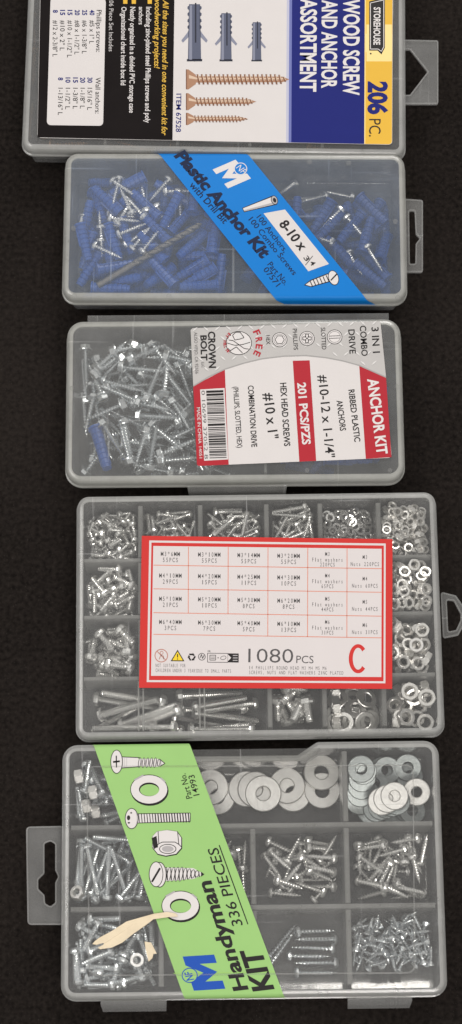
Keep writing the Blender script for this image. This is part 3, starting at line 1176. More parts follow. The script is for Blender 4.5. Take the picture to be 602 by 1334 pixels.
A.text('4', (402.8, 342.5), (406.3, 347), 6.5, 'ink', .015, 3, up=(.84, -.54))
A.text('100 Anchors,', (334, 283.5), (370, 329.5), 7.2, 'darkblueink', .006, up=(.80, -.60))
A.text('100 Combo Screws', (323.5, 286.5), (382, 359), 7.2, 'darkblueink', .006, up=(.80, -.60))
A.text('Part No.', (348, 345), (370.5, 372), 7.4, 'darkblueink', .006, up=(.80, -.60))
A.text('07571', (342.6, 351.5), (360, 374), 7.4, 'darkblueink', .006, up=(.80, -.60))
# printed tapping screw
A.poly([(396, 371.5), (404, 365), (427, 356), (431, 367), (405, 374)], 'ink', 2)
A.poly([(398, 371), (405, 366), (427, 357.4), (430, 366), (405, 373)], 'printwhite', 3)
for k in range(6):
    x = 404 + k * 4.2; y = 366.4 - k * 1.45
    A.line((x, y - .3), (x + 3.4, y + 7.4), 1.2, 'ink', 4)
A.ell((434.5, 362), 6.8, 10, 'ink', 4, -18); A.ell((434.5, 362), 5.9, 9.1, 'printwhite', 5, -18)
A.line((431, 365.5), (439, 357), 1.8, 'ink', 6)
A.mb.obj('label', B2.root)

# ================================================================== kit 3 : anchor kit, red and silver label
B3 = Box('hex_screw_anchor_kit', 'milky clear box of long hex screws with a crimson, white and silver label',
         [(87, 418), (521, 414), (529, 625), (85.5, 628)], 0.030)


def pegs3(mb):
    for px, py in ((517, 504), (508, 613), (400, 613), (94, 506)):
        x, y = B3.L(px, py, B3.z)
        mb.loops([[(x + r_ * math.cos(a * math.pi / 6), y + r_ * math.sin(a * math.pi / 6), zz) for a in range(12)] for r_, zz in ((.0012, B3.z + .0001), (.0012, B3.z + .0006), (.0009, B3.z + .0008))], 'tab', cap1=True)


B3.build('lidmilky', r=0.0085, skirt=0.010, lid_extra=pegs3, rim='rimmilky', fillet=.001)
# rear hinge strip and front clasp
mb = MB()
xa = B3.L(113, 418, B3.z)[0]; xb = B3.L(508, 418, B3.z)[0]
mb.box(xa, xb, B3.h / 2 + .0008, B3.h / 2 + .0052, B3.z - .0085, B3.z - .0070, 'tab')
mb.obj('hinge_strip', B3.root)
mb = MB()
xa = B3.L(244, 627, B3.z)[0]; xb = B3.L(374, 627, B3.z)[0]
yb = -B3.h / 2
mb.loops([[(xa, yb - .0010, B3.z - .0045), (xb, yb - .0010, B3.z - .0045), (xb - .001, yb - .0052, B3.z - .0125), (xa + .001, yb - .0052, B3.z - .0125)],
          [(xa, yb - .0022, B3.z - .0042), (xb, yb - .0022, B3.z - .0042), (xb - .001, yb - .0064, B3.z - .0122), (xa + .001, yb - .0064, B3.z - .0122)]], 'tab', cap0=True, cap1=True)
for xx in (xa, xb - .008):
    mb.box(xx, xx + .008, yb - .0085, yb - .0060, B3.z - .0125, B3.z - .0085, 'tab')
mb.obj('clasp', B3.root)

z3 = B3.z + .0002
A = B3.card([(248.3, 427.6), (495.6, 418.2), (510.4, 596.3), (256.8, 607)], 'paper', z3, 0.0018)
arc = [(503, 491.5), (468, 476), (446, 470), (425, 466), (399, 463.2), (370, 464), (341, 467.5), (318, 473), (293, 481), (272, 491), (251.8, 503)]
A.poly([(251, 427.5), (493.5, 418.3), (495.8, 420)] + arc + [(248.4, 430)], 'plate', 1)
rg = random.Random(5)
# tread pattern of the silver band
for i in range(17):
    for j in range(5):
        x = 254 + i * 14.6 + (j % 2) * 7.3; y = 426 + j * 13 - (x - 250) * .036 + 3
        lim = np.interp(x, [p[0] for p in reversed(arc)], [p[1] for p in reversed(arc)])
        if y + 5 > lim or x > 491: continue
        s_ = 1 if (i + j) % 2 else -1
        c_ = Vector((x, y)); d_ = Vector((3.6, 3.0 * s_)); n_ = Vector((-d_.y, d_.x)).normalized()
        A.poly([c_ - d_, c_ + n_ * 1.1, c_ + d_, c_ - n_ * 1.1], 'platelight', 1.4)
        A.poly([c_ - d_ + Vector((0, 1)), c_ - n_ * -1.1, c_ + d_ + Vector((0, 1)), c_ + n_ * 1.9], 'platedark', 1.2)
A.polyline(arc, 1.6, 'platedark', 1.6)
A.poly([(468, 476.2), (503, 491.8), (510, 595.6), (476.6, 597.7)], 'red', 1)
A.poly([(381.5, 470), (403.5, 469.4), (412, 600.4), (390, 601.4)], 'red', 1)
A.poly([(251.8, 503), (293, 481.4), (298, 605.3), (258.5, 607), (256.6, 605)], 'red', 1)
A.poly([(260.7, 507.5), (292.6, 505.5), (297.4, 598.5), (266, 600.3)], 'paper', 2)
y = 509.0
while y < 597:
    wbar = rg.choice((.6, .9, 1.3, 2.2, 3.0))
    k = (y - 507) / 92
    A.poly([(268.6 + 4.6 * k, y), (291 + 4.4 * k, y - .8), (291 + 4.4 * k, y + wbar - .8), (268.6 + 4.6 * k, y + wbar)], 'ink' if rg.random() < .6 else 'greyink', 3)
    y += wbar + rg.choice((.7, 1.0, 1.6))
A.text('0 10699 37052 8', (262.3, 509), (266.6, 598), 4.6, 'greyink', .0, 3)
A.text('MADE IN CHINA', (256.4, 531), (258.6, 578), 4.2, 'printwhite', .004, 3)
A.text('14051', (259, 582), (259.8, 597), 3.8, 'platelight', .0, 3)
A.text('ANCHOR KIT', (478.8, 494), (491.4, 592.5), 13.5, 'printwhite', .03, 3)
A.text('RIBBED PLASTIC', (454, 508), (462, 576), 7.6, 'ink', .018, 2)
A.text('ANCHORS', (438.5, 522), (443.3, 561.5), 7.6, 'ink', .018, 2)
A.text('#10-12 x 1-1/4"', (414.6, 489), (424.6, 596.5), 11.4, 'ink', .012, 2)
A.text('201 PCS/PZS', (387.6, 499), (394.2, 579.5), 10.4, 'printwhite', .03, 3)
A.text('HEX HEAD SCREWS', (365, 499), (370.4, 581.5), 7.8, 'ink', .020, 2)
A.text('#10 x 1"', (343.2, 512.5), (350, 572), 12.5, 'ink', .014, 2)
A.text('COMBINATION DRIVE', (323, 502.5), (327.8, 582.5), 7.2, 'ink', .018, 2)
A.text('(PHILLIPS, SLOTTED, HEX)', (303.8, 504), (309.2, 583.5), 6.6, 'ink', .010, 2)
A.text('3 IN 1', (484, 426.5), (486, 460), 9, 'ink', .014, 3)
A.text('COMBO', (468.8, 424.5), (471.2, 464), 8, 'ink', .014, 3)
A.text('DRIVE', (453.8, 429.5), (455.6, 461), 8, 'ink', .014, 3)
for cx, cy_ in ((436, 439), (400, 441), (364.4, 442.7)):
    A.ell((cx, cy_), 10, 9.6, 'ink', 2); A.ell((cx, cy_), 9.2, 8.8, 'printwhite', 3); A.ring((cx, cy_), 7.8, 7.4, .5, 'greyink', 4)
A.line((428.8, 438), (443.2, 437.4), .7, 'ink', 5); A.line((428.8, 441), (443.2, 440.4), .7, 'ink', 5)
for q in ([(398, 435.5), (402, 435.5), (402, 446.5), (398, 446.5)], [(394.5, 439), (405.5, 439), (405.5, 443), (394.5, 443)]):
    A.polyline(q, .9, 'ink', 5, True)
A.poly([(399, 436), (401, 436), (401, 446), (399, 446)], 'printwhite', 6); A.poly([(395, 440), (405, 440), (405, 442), (395, 442)], 'printwhite', 6)
A.polyline([(364.4 + 6 * math.cos(R(60 * k)), 442.7 + 5.8 * math.sin(R(60 * k))) for k in range(6)], .8, 'ink', 5, True)
A.text('SLOTTED', (418, 427), (419.6, 455.5), 5.6, 'ink', .006, 3)
A.text('PHILLIPS', (381.2, 428.5), (382.8, 456), 5.6, 'ink', .006, 3)
A.text('HEX', (346.6, 437), (347.2, 449), 5.0, 'ink', .008, 3)
A.ell((311, 447), 17.2, 15.6, 'ink', 2); A.ell((311, 447), 16.3, 14.7, 'printwhite', 3)
A.polyline([(296, 447), (306, 450), (316, 449), (326, 446)], .9, 'ink', 5)
A.polyline([(303, 437), (307, 433), (313, 433), (318, 440), (312, 442), (306, 443)], .9, 'ink', 5, True)
A.polyline([(298, 443), (304, 444), (318, 454), (324, 455)], .9, 'ink', 5)
A.polyline([(300, 457), (308, 452), (316, 460)], .9, 'ink', 5)
A.poly([(306, 434.5), (312, 434), (316.5, 439.5), (309, 441.5)], 'platelight', 4); A.poly([(316, 442), (326, 444), (325, 452), (318, 452)], 'platelight', 4)
for ch, p, q in (('F', (329.5, 432), (332, 438)), ('R', (332.8, 440), (333.6, 446.4)), ('E', (333.8, 448), (333.0, 454)), ('E', (332.4, 456), (329.8, 461.6))):
    A.text(ch, p, q, 8.4, 'red', .03, 3)
for i, ch in enumerate('1/8" DRILL BIT'):
    if ch == ' ': continue
    a0 = R(232 - i * 7.6); a1 = R(232 - i * 7.6 - 5.4)
    A.text(ch, (311 + 19 * math.cos(a0) - 1, 447 + 17.6 * math.sin(a0)), (311 + 19 * math.cos(a1) - 1, 447 + 17.6 * math.sin(a1)), 4.6, 'red', .02, 3, up=(-math.cos(a0) * -1, -math.sin(a0) * -1) if False else None)
A.text('CROWN', (271.2, 432), (272.4, 479.5), 8.8, 'ink', .032, 3)
A.text('BOLT', (261.2, 437), (262.2, 470), 7.8, 'ink', .032, 3)
A.text('LLC', (262.6, 472), (262.9, 479), 3.4, 'ink', .004, 3)
A.text('ALISO VIEJO, CA 92656', (252.8, 433), (254.6, 487), 4.2, 'greyink', .0, 3)
A.mb.obj('label', B3.root)

# ================================================================== kit 4 : 1080 piece box with the red bordered chart
B4 = Box('screw_nut_organizer', 'clear compartment box with a red bordered white chart card on its lid',
         [(98, 645), (567, 641), (580, 955), (102, 964)], 0.028)
B4.build('lidclear', r=0.006, skirt=0.008, taper=0.0006, tray='floormilky')
B4.tab([(574, 771), (594, 776), (605, 792), (606, 812), (597, 828), (577, 832)], [(582, 782), (591, 783), (600, 800), (600, 808), (594, 821), (584, 823)], 0.017, hrad=0.0008)


def grid_lines(box, xs, ys):
    z = box.z - .0026
    return [box.L(x, y, z)[0] for x, y in xs], [box.L(x, y, z)[1] for x, y in ys]


C4x, C4y = grid_lines(B4, [(183, 700), (261, 690), (347.5, 690), (417.5, 690), (493.5, 690)], [(300, 728), (300, 802), (300, 882)])
E4x, E4y = B4.w / 2 - B4.inset, B4.h / 2 - B4.inset
XS4 = [-E4x] + C4x + [E4x]
YS4 = [E4y] + C4y + [-E4y]
for y in C4y:
    B4.divider(-E4x, y, E4x, y, 0.0026)
for i, x in enumerate(C4x):
    hi_, lo_ = E4y, -E4y
    for j in range(4):
        if i < 2 and j == 3: continue
        B4.divider(x, YS4[j] - .0016, x, YS4[j + 1] + .0016, 0.0030)
# two low ribs under the lid across the long compartment
for x in C4x[:2]:
    mb = MB()
    for s_ in (-.0012, .0012):
        mb.box(x + s_ - .0004, x + s_ + .0004, YS4[4] + .0005, YS4[3] - .0016, B4.z - .0032, B4.z - .0013, 'wall')
    mb.obj('lid_rib', B4.root)

A = B4.card([(184.8, 698), (511.4, 702.3), (511, 897.5), (181.2, 896)], 'cardred', B4.z + .0002, 0.0003)


def K(u, v):
    """place on the card from fractions of its width and height"""
    a = Vector((184.8, 698)).lerp(Vector((511.4, 702.3)), u); c = Vector((181.2, 896)).lerp(Vector((511, 897.5)), u)
    return a.lerp(c, v)


def quad(u0, v0, u1, v1, mt, lay): A.poly([K(u0, v0), K(u1, v0), K(u1, v1), K(u0, v1)], mt, lay)


quad(.030, .030, .9730, .9575 + .005, 'card', 1)
quad(.039, .044, .9655, .944 + .005, 'cardred', 2)
quad(.0465, .066, .957, .921, 'card', 3)


def CP(x, y): return (x, y + (x - 222) * .016)


for x, rows in ((245.6, 3), (297.4, 3), (349.2, 4), (401, 4), (452.2, 4)):
    A.line((x, 712 + (x - 200) * .010), (x - .3, (798.4 if rows == 3 else 827) + (x - 222) * .015), .9, 'thinred', 4)
for y in (736.5, 767.3, 798.4, 826.6):
    A.line((200, y - .2), (497.5, y + 4.4), .9, 'thinred', 4)
cols = (222, 272.7, 324, 376)
txt = [[('M3*6MM', '55PCS'), ('M3*10MM', '55PCS'), ('M3*14MM', '55PCS'), ('M3*20MM', '55PCS')],
       [('M4*10MM', '29PCS'), ('M4*20MM', '15PCS'), ('M4*25MM', '11PCS'), ('M4*30MM', '10PCS')],
       [('M5*10MM', '21PCS'), ('M5*20MM', '10PCS'), ('M5*30MM', '8PCS'), ('M6*20MM', '8PCS')],
       [('M6*40MM', '3PCS'), ('M6*30MM', '7PCS'), ('M5*40MM', '5PCS'), ('M6*10MM', '13PCS')]]


def ctext(s, x, y, pitch, cap, mt='greyink'):
    x, y = CP(x, y)
    w_ = len(s) * pitch / 2
    A.text(s, (x - w_, y + cap / 2), (x + w_, y + cap / 2 + .25), cap, mt, .004, 4, mono=True)


for r_, y in enumerate((721.6, 749.8, 780.0, 810.2)):
    for c_, x in enumerate(cols):
        for k in (0, 1):
            ctext(txt[r_][c_][k], x, y + k * 7.8, 4.3, 5.6)
    s_ = 'M%d' % (3 + r_)
    ctext(s_, 426.6, y - 3.2, 3.5, 5)
    ctext('Flat washers', 426.6, y + 4.2, 3.45, 5)
    ctext(('220PCS', '65PCS', '44PCS', '31PCS')[r_], 426.6, y + 10.6, 3.4, 5)
    ctext(s_, 475.5, y, 3.5, 5)
    ctext('Nuts ' + ('220PCS', '60PCS', '44PCS', '31PCS')[r_], 475.5, y + 9.2, 3.45, 5)
A.text('1080', (323.5, 863), (382, 863.6), 18, 'greyink', -.006, 4)
A.text('PCS', (386, 863.8), (408.5, 864.2), 9.6, 'greyink', .0, 4)
arc_o, arc_i = [], []
for k in range(33):
    q_ = R(-42 - 276 * k / 32)
    arc_o.append((466.6 + 12.2 * math.cos(q_), 858.2 + 19 * math.sin(q_)))
    arc_i.append((466.6 + 7.0 * math.cos(q_), 858.2 + 14.2 * math.sin(q_)))
A.mb.add([A.P(p, 4) for p in arc_o + arc_i], [(k, k + 1, 34 + k, 33 + k) for k in range(32)], 'cardred')
A.text('NOT SUITABLE FOR', (202.5, 869), (242, 869.4), 4.4, 'greyink', .0, 4, mono=True)
A.text('CHILDREN UNDER 3 YEARSDUE TO SMALL PARTS', (202.5, 875.4), (301.5, 876.6), 4.4, 'greyink', .0, 4, mono=True)
A.text('14 PHILLIPS ROUND HEAD M3 M4 M5 M6', (323.8, 872), (426, 872.8), 4.4, 'greyink', .0, 4, mono=True)
A.text('SCREWS, NUTS AND FLAT WASHERS ZINC PLATED', (323.8, 878.2), (447.6, 879), 4.4, 'greyink', .0, 4, mono=True)
A.ring((210.2, 854.2), 8.8, 8.8, 1.2, 'brownred', 4)
A.line((204.4, 848.2), (216, 860.2), 1.1, 'brownred', 5)
A.ring((210.6, 850.6), 2.4, 2.4, .8, 'brownred', 5); A.polyline([(207.4, 859), (209.4, 854), (213, 854.6), (213.4, 859)], .9, 'brownred', 5)
A.poly([(222.4, 861.4), (240.4, 861.6), (231.4, 846.4)], 'ink', 4); A.poly([(224.6, 860.2), (238.2, 860.4), (231.4, 848.8)], 'hazard', 5)
A.line((231.4, 852), (231.4, 856.6), 1.3, 'ink', 6); A.ell((231.4, 858.6), .8, .8, 'ink', 6)
for k in range(3):
    a = R(-90 + 120 * k)
    c_ = Vector((249.8, 856)) + Vector((math.cos(a), math.sin(a))) * 3.4
    t_ = Vector((-math.sin(a), math.cos(a)))
    n_ = Vector((math.cos(a), math.sin(a)))
    A.line(c_ - t_ * 3.2, c_ + t_ * 1.6, 2.2, 'ink', 4)
    A.poly([c_ + t_ * 1.4 + n_ * 2.2, c_ + t_ * 4.2 - n_ * 1.2, c_ + t_ * 1.4 - n_ * 2.2], 'ink', 5)
A.ring((263, 855.6), 4.9, 4.9, .9, 'greyink', 4)
A.polyline([(260.5, 857.5), (262.5, 852.5), (264, 858), (266, 853.5)], 1.0, 'greyink', 5)
A.polyline([(270.5, 851), (297, 851.3), (297, 863), (270.5, 862.7)], .8, 'greyink', 4, True)
A.polyline([(273.5, 853.6), (281, 853.6), (281, 860), (273.5, 860)], .9, 'greyink', 4, True)
A.line((274.5, 856), (280, 856), .7, 'greyink', 4); A.line((274.5, 858), (280, 858), .7, 'greyink', 4)
A.ell((284.2, 857), .8, .8, 'greyink', 4); A.ring((291, 857), 4, 2.6, .7, 'greyink', 4, -15)
A.text('FR', (270.8, 849.6), (274.6, 849.6), 2.2, 'ink', .01, 4)
A.poly([(297, 851.2), (311, 851.4), (311, 863.2), (297, 863)], 'ink', 4)
A.poly([(297, 852.6), (301.2, 857), (297, 861.4)], 'card', 5)
for yy in (854, 857.2, 860.4):
    A.line((303.4, yy), (309.6, yy), 1.2, 'printgrey', 5)
A.mb.obj('chart_card', B4.root)

# ================================================================== kit 5 : handyman kit, green band label
B5 = Box('handyman_kit', 'clear compartment box with a slanted lime green band label, lowest of the five',
         [(82, 970), (570, 964.5), (584, 1296), (80, 1303)], 0.030)
_w, _h = B5.w / 2, B5.h / 2
nl = B5.L(248, 968, B5.z)[0]; nr = B5.L(404, 966, B5.z)[0]
nd = 0.0066
out5 = round_poly([(-_w, -_h), (_w, -_h), (_w, _h), (nr + .004, _h), (nr - .006, _h - nd), (nl + .002, _h - nd), (nl - .006, _h), (-_w, _h)],
                  [.007, .007, .007, .003, .004, .004, .003, .007], 6)


def ridge5(mb):
    q = [B5.L(x, y, B5.z) for x, y in ((116, 1272), (541, 1268), (539, 996), (112, 998))]
    q = round_poly(q, .004, 5)
    z = B5.z
    mb.loops([[(x, y, z + .00005) for x, y in q], [(x, y, z + .0005) for x, y in q], [(x, y, z + .0005) for x, y in offset(q, .0007)], [(x, y, z + .00005) for x, y in offset(q, .0007)]], 'tab', close=True)


B5.build('lidclear', skirt=0.008, outline=out5, lid_extra=ridge5, taper=0.0012)
B5.tab([(34, 1077), (84, 1076), (84, 1205), (36, 1205)], [(58, 1099), (66, 1096), (72, 1100), (72, 1134), (76, 1142), (72, 1150), (72, 1176), (66, 1181), (59, 1177), (58, 1166), (50, 1158), (50, 1146), (58, 1138)], 0.019, rad=.002, hrad=.0012)
for x0_, x1_, y0_ in ((131, 217, 1302), (453, 537, 1297)):
    mb = MB()
    xa = B5.L(x0_, y0_, B5.z)[0]; xb = B5.L(x1_, y0_, B5.z)[0]
    yb = -B5.h / 2
    mb.loops([[(xa, yb - .0008, B5.z - .001), (xb, yb - .0008, B5.z - .001), (xb - .0005, yb - .0042, B5.z - .013), (xa + .0005, yb - .0042, B5.z - .013)],
              [(xa, yb - .0024, B5.z - .0008), (xb, yb - .0024, B5.z - .0008), (xb - .0005, yb - .0058, B5.z - .0128), (xa + .0005, yb - .0058, B5.z - .0128)]], 'tab', cap0=True, cap1=True)
    mb.obj('latch', B5.root)
C5x, C5y = grid_lines(B5, [(210, 1240), (330, 1130), (451, 1080)], [(330, 1075.5), (330, 1182)])
E5x, E5y = B5.w / 2 - B5.inset, B5.h / 2 - B5.inset
XS5 = [-E5x] + C5x + [E5x]
YS5 = [E5y] + C5y + [-E5y]
for y in C5y:
    B5.divider(-E5x, y, E5x, y, 0.0030)
for i, x in enumerate(C5x):
    for j in range(3):
        if i == 1 and j == 0: continue
        top_ = YS5[j] - .0017 if j else (YS5[0] - .0005 if i != 0 else YS5[0] - .0005)
        B5.divider(x, top_, x, YS5[j + 1] + .0017, 0.0032)

# the sloping front of the right hand compartments
mb = MB()
for xa, xb in ((C5x[0] + .002, C5x[1] - .002), (C5x[1] + .002, C5x[2] - .002), (C5x[2] + .002, E5x)):
    rows = []
    for k in range(9):
        t_ = k / 8
        yy = -E5y + .0126 * (1 - t_)
        zz = B5.floor + .0003 + .0126 * (math.tan(R(12)) * t_ + .5 * (math.tan(R(24)) - math.tan(R(12))) * t_ * t_)
        rows.append([(xa + (xb - xa) * q / 12, yy, zz) for q in range(13)])
    v = [p for r_ in rows for p in r_]
    mb.add(v, [(13 * i + j, 13 * i + j + 1, 13 * i + j + 14, 13 * i + j + 13) for i in range(8) for j in range(12)], 'scoop', True)
mb.obj('front_slope', B5.root)

A = Art(B5, B5.z + .0002)
wrap(B5, A.mb, (121.6, 969.5), (247, 968.7), (371.6, 1302), (241.2, 1303.6), 'green', .0002, front=.003, back=.001)
# creases of the paper
A.line((134, 999), (257, 998), 1.1, 'greendark', 1); A.line((226, 1268), (358, 1266), .8, 'greendark', 1)


def outlined(pts, mt, lay, w=1.0):
    A.poly(pts, mt, lay); A.polyline(pts, w, 'ink', lay + 1, True)


# wood screw
A.poly([(158, 986), (180, 987), (180, 998.6), (158, 1001)], 'printwhite', 2); A.line((158, 986), (182, 987), 1, 'ink', 3); A.line((158, 1000.6), (182, 998.8), 1, 'ink', 3)
for k in range(3): A.line((160 + k * 2.6, 987), (160 + k * 2.6, 1000), .5, 'printgrey', 3)
A.poly([(180, 988.6), (206, 988.6), (215, 994.6), (206, 999), (180, 998)], 'printwhite', 2)
for k in range(6):
    x = 181 + k * 5; r_ = 6.4 if k < 5 else 4.6
    A.ell((x + 1, 993.6), 1.7, r_, 'printwhite', 3, 8); A.ring((x + 1, 993.6), 1.9, r_ + .4, .8, 'ink', 4, 8); A.line((x + 3.2, 989.4), (x + 3.8, 998), 1.5, 'printgrey', 3)
A.polyline([(208, 989), (215, 994.6), (208, 998.6)], .9, 'ink', 4)
A.ell((152, 992.4), 8, 15.6, 'ink', 5); A.ell((152, 992.4), 7.1, 14.7, 'printwhite', 6)
A.line((151.6, 984.5), (151.8, 1000), 1.5, 'ink', 7); A.line((147.4, 992.8), (156.2, 991.8), 2.4, 'ink', 7)
# upper washer
def draw_washer(c, rx, ry, hx, hy):
    A.ell((c[0] + .8, c[1] + 2), rx, ry, 'ink', 2); A.ell(c, rx, ry, 'ink', 3); A.ring(c, rx - .9, ry - .9, 0, 'printwhite', 4, 0, 32, hx, hy)
    A.ell((c[0], c[1]), hx + .8, hy + .8, 'ink', 4.5); A.ell((c[0] + .5, c[1] + 1), hx, hy - .6, 'green', 5)
    A.line((c[0] - rx * .78, c[1] - ry * .62), (c[0] - rx * .3, c[1] - ry * .95), 2.2, 'printgrey', 5); A.line((c[0] + rx * .6, c[1] - ry * .78), (c[0] + rx * .86, c[1] - ry * .5), 2.0, 'printgrey', 5)


draw_washer((194.3, 1028.4), 24.6, 19.4, 12.4, 8.2)
# machine screw
A.poly([(178, 1060.4), (248, 1059.4), (248, 1070), (178, 1072)], 'printwhite', 2)
for k in range(19):
    x = 180.5 + k * 3.6
    A.line((x, 1059.6), (x + 1.2, 1071.4), 1.5 if k > 5 else 1.1, 'ink', 3)
A.polyline([(178, 1060.2), (248, 1059.2), (248, 1070.2), (178, 1072.2)], .8, 'ink', 4)
A.ell((171.6, 1066.4), 8.8, 13.6, 'ink', 5); A.ell((171.6, 1066.4), 7.9, 12.7, 'printwhite', 6); A.poly([(173, 1055), (178.8, 1060), (178.8, 1073), (173, 1078)], 'printgrey', 6.5)
A.ell((172.4, 1066.4), 6, 12, 'printwhite', 7); A.ell((167.6, 1065.4), 2.2, 3.2, 'ink', 8); A.ell((171, 1059), 1.2, 1.0, 'ink', 8); A.ell((168, 1072), 1.6, 1.0, 'ink', 8)
# nut
nut = [(198, 1089), (204, 1082.5), (218, 1080.5), (231, 1082.5), (237, 1091), (237, 1105), (230, 1113), (216, 1115.6), (205, 1113), (198, 1104)]
A.poly([(p[0] + .4, p[1] + .6) for p in nut], 'ink', 2); A.poly([(lerp(217.5, p[0], .955), lerp(1098, p[1], .95)) for p in nut], 'printwhite', 3)
A.poly([(197.6, 1092), (204, 1089), (206, 1104), (200, 1105)], 'ink', 4)
A.polyline([(206, 1083), (207, 1099), (212, 1097), (228, 1097), (233, 1100), (231.5, 1084)], 1, 'ink', 4)
A.polyline([(207, 1099), (201, 1106)], 1, 'ink', 4); A.polyline([(233, 1100), (237, 1104)], 1, 'ink', 4)
A.ell((218.6, 1106), 11.2, 6.4, 'ink', 5); A.ell((218.6, 1106), 10.2, 5.5, 'printwhite', 6); A.ell((218.6, 1106), 7.6, 4.0, 'printgrey', 7)
# tapping screw
A.poly([(212, 1130), (252, 1131), (266, 1139), (252, 1145), (212, 1148)], 'printwhite', 2)
for k in range(9):
    x = 215 + k * 5.2; r_ = 9.4 - max(0, k - 4) * 1.3
    A.ell((x, 1139.2 - k * .1), 2.5, r_, 'printwhite', 3, 10); A.ring((x, 1139.2 - k * .1), 2.7, r_ + .3, .8, 'ink', 4, 10); A.line((x + 2.4, 1139 - r_ * .8), (x + 3.2, 1139 + r_ * .8), 1.3, 'ink', 3)
A.poly([(262, 1135.6), (266.4, 1139), (262, 1142)], 'ink', 5)
A.ell((208, 1139.6), 9, 16.6, 'ink', 4.5); A.ell((208, 1139.6), 8, 15.6, 'printwhite', 5); A.ell((203.4, 1139), 9.4, 16.6, 'ink', 6); A.ell((203.4, 1139), 8.5, 15.7, 'printwhite', 7)
A.line((198, 1149), (208.6, 1131), 2.6, 'ink', 8)
draw_washer((235.2, 1180), 24.8, 19.6, 13, 8.6)
# words
A.text('Handyman', (323.4, 1289), (274.4, 1147), 18.5, 'ink', .03, 3, up=(-1, .12))
A.text('KIT', (356.6, 1288.6), (339, 1236), 26, 'ink', .034, 3, up=(-1, .12))
A.text('336 PIECES', (316.6, 1205), (283.6, 1104), 13.6, 'ink', .004, 3, up=(-1, .14))
A.line((285.6, 1101), (323, 1204), 1.3, 'ink', 3)
A.text('Part No.', (250.6, 1039.4), (241.6, 1007.4), 7.8, 'ink', .003, 3, up=(-1, .22))
A.text('14993', (260, 1035.4), (253, 1009), 8, 'ink', .003, 3, up=(-1, .22))
o_, d_, u_ = Vector((293.6, 1288)), Vector((-14.6, -44.4)), Vector((-41, 2.6))
A.poly([o_ + d_ * x + u_ * y for x, y in Mg], 'emblemblue', 2)
A.ell((247.2, 1270.6), 10.4, 9.8, 'emblemblue', 4); A.ell((247.2, 1270.6), 9.2, 8.6, 'green', 5)
A.text('NF', (252.6, 1276), (249.4, 1265.4), 9.4, 'emblemblue', .02, 6, up=(-1, .2))
A.mb.obj('label', B5.root)
# torn remains of a paper sticker
for pts, nm in (([(229, 1190), (217.5, 1188), (200, 1190.4), (191, 1193), (165, 1200.4), (145, 1213.4), (129, 1222), (124, 1226), (120.5, 1230), (126, 1231), (133, 1229), (136, 1228.4), (134.5, 1231), (127.5, 1234.6), (131, 1236.8), (137.5, 1235.7), (146, 1234.4), (159.5, 1228), (174, 1216.4), (191, 1204.7), (200, 1197.6), (221, 1194.6), (232, 1194)], 'paper_scrap'),
                ([(188.4, 1226.5), (197, 1228), (204.4, 1242.5), (200, 1242.5), (198.6, 1248.3), (193.6, 1252.7), (190, 1238)], 'paper_scrap')):
    a = B5.card(pts, 'torn', B5.z + .0007, thick=.0003)
    rr_ = random.Random(len(pts)); half = len(a.mb.v) // 2
    for q_ in range(half):
        # the dried paper lifts a little, most at its free left end
        up_ = rr_.uniform(0, .0007) + max(0, (B5.L(150, 1215, B5.z)[0] - a.mb.v[q_][0])) * .12
        for w_ in (q_, q_ + half):
            a.mb.v[w_] = (a.mb.v[w_][0], a.mb.v[w_][1], a.mb.v[w_][2] + up_)
    a.mb.obj(nm, B5.root)


# ================================================================== what lies in the boxes
G = .0003
# ---- kit 1 : a few yellow zinc screws glimpsed round the label
k_b = screw_kind('wood_screw', 'flat', 'point', .022, .0032, .0062, .0028, .0016, 'bronze')
c = Cell(B1, -E4x - .004, E4x + .004, -B1.h / 2 + B1.inset, -B1.h / 2 + B1.inset + .03, 11)
lb = 'yellow zinc wood screw glimpsed below the edge of the black and white label'
c.lay(k_b, [(44, 186, 70, 190), (75, 191, 108, 187), (150, 188, 182, 190), (186, 194, 160, 187), (232, 188, 262, 192), (330, 193, 300, 189), (410, 190, 440, 194)], lb, 'yellow screws in the topmost case')
c = Cell(B1, -B1.w / 2 + B1.inset, -B1.w / 2 + B1.inset + .03, -B1.h / 2 + B1.inset, B1.h / 2 - B1.inset, 12)
c.lay(k_b, [(52, 60, 50, 110), (51, 175, 49, 130), (55, 20, 49, 55)], lb, 'yellow screws in the topmost case')

# ---- kit 2
xd2 = B2.L(304, 350, B2.z - .003)[0]
B2.divider(xd2, -B2.h / 2 + B2.inset, xd2, B2.h / 2 - B2.inset, .0016)
kA = Kind('wall_anchor', 'wall anchor', 'rod', .021, .0028, .0036, (), anchor_mesh(.021, .0030, 'blueplastic', .15))
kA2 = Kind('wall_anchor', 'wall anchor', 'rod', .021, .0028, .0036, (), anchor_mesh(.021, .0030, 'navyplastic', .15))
k2 = screw_kind('pan_head_screw', 'pan', 'point', .0178, .0030, .0056, .0022, .0014, 'zinc')
cL = Cell(B2, -B2.w / 2 + B2.inset, xd2 - .001, -B2.h / 2 + B2.inset, B2.h / 2 - B2.inset, 21)
cR = Cell(B2, xd2 + .001, B2.w / 2 - B2.inset, -B2.h / 2 + B2.inset, B2.h / 2 - B2.inset, 22)
la = 'blue ribbed plastic wall anchor in the left compartment of the blue band box'
cL.fill(kA, 112, la, 'blue anchors left of the blue band')
lr = 'navy blue plastic wall anchor right of the blue band label'
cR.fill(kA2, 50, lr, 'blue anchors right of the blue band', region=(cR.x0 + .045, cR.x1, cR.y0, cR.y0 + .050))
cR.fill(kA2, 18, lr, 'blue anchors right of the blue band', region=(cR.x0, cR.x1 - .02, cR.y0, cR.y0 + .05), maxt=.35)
dr = drill_mesh(.066, .0019, 'darksteel_slotshade')
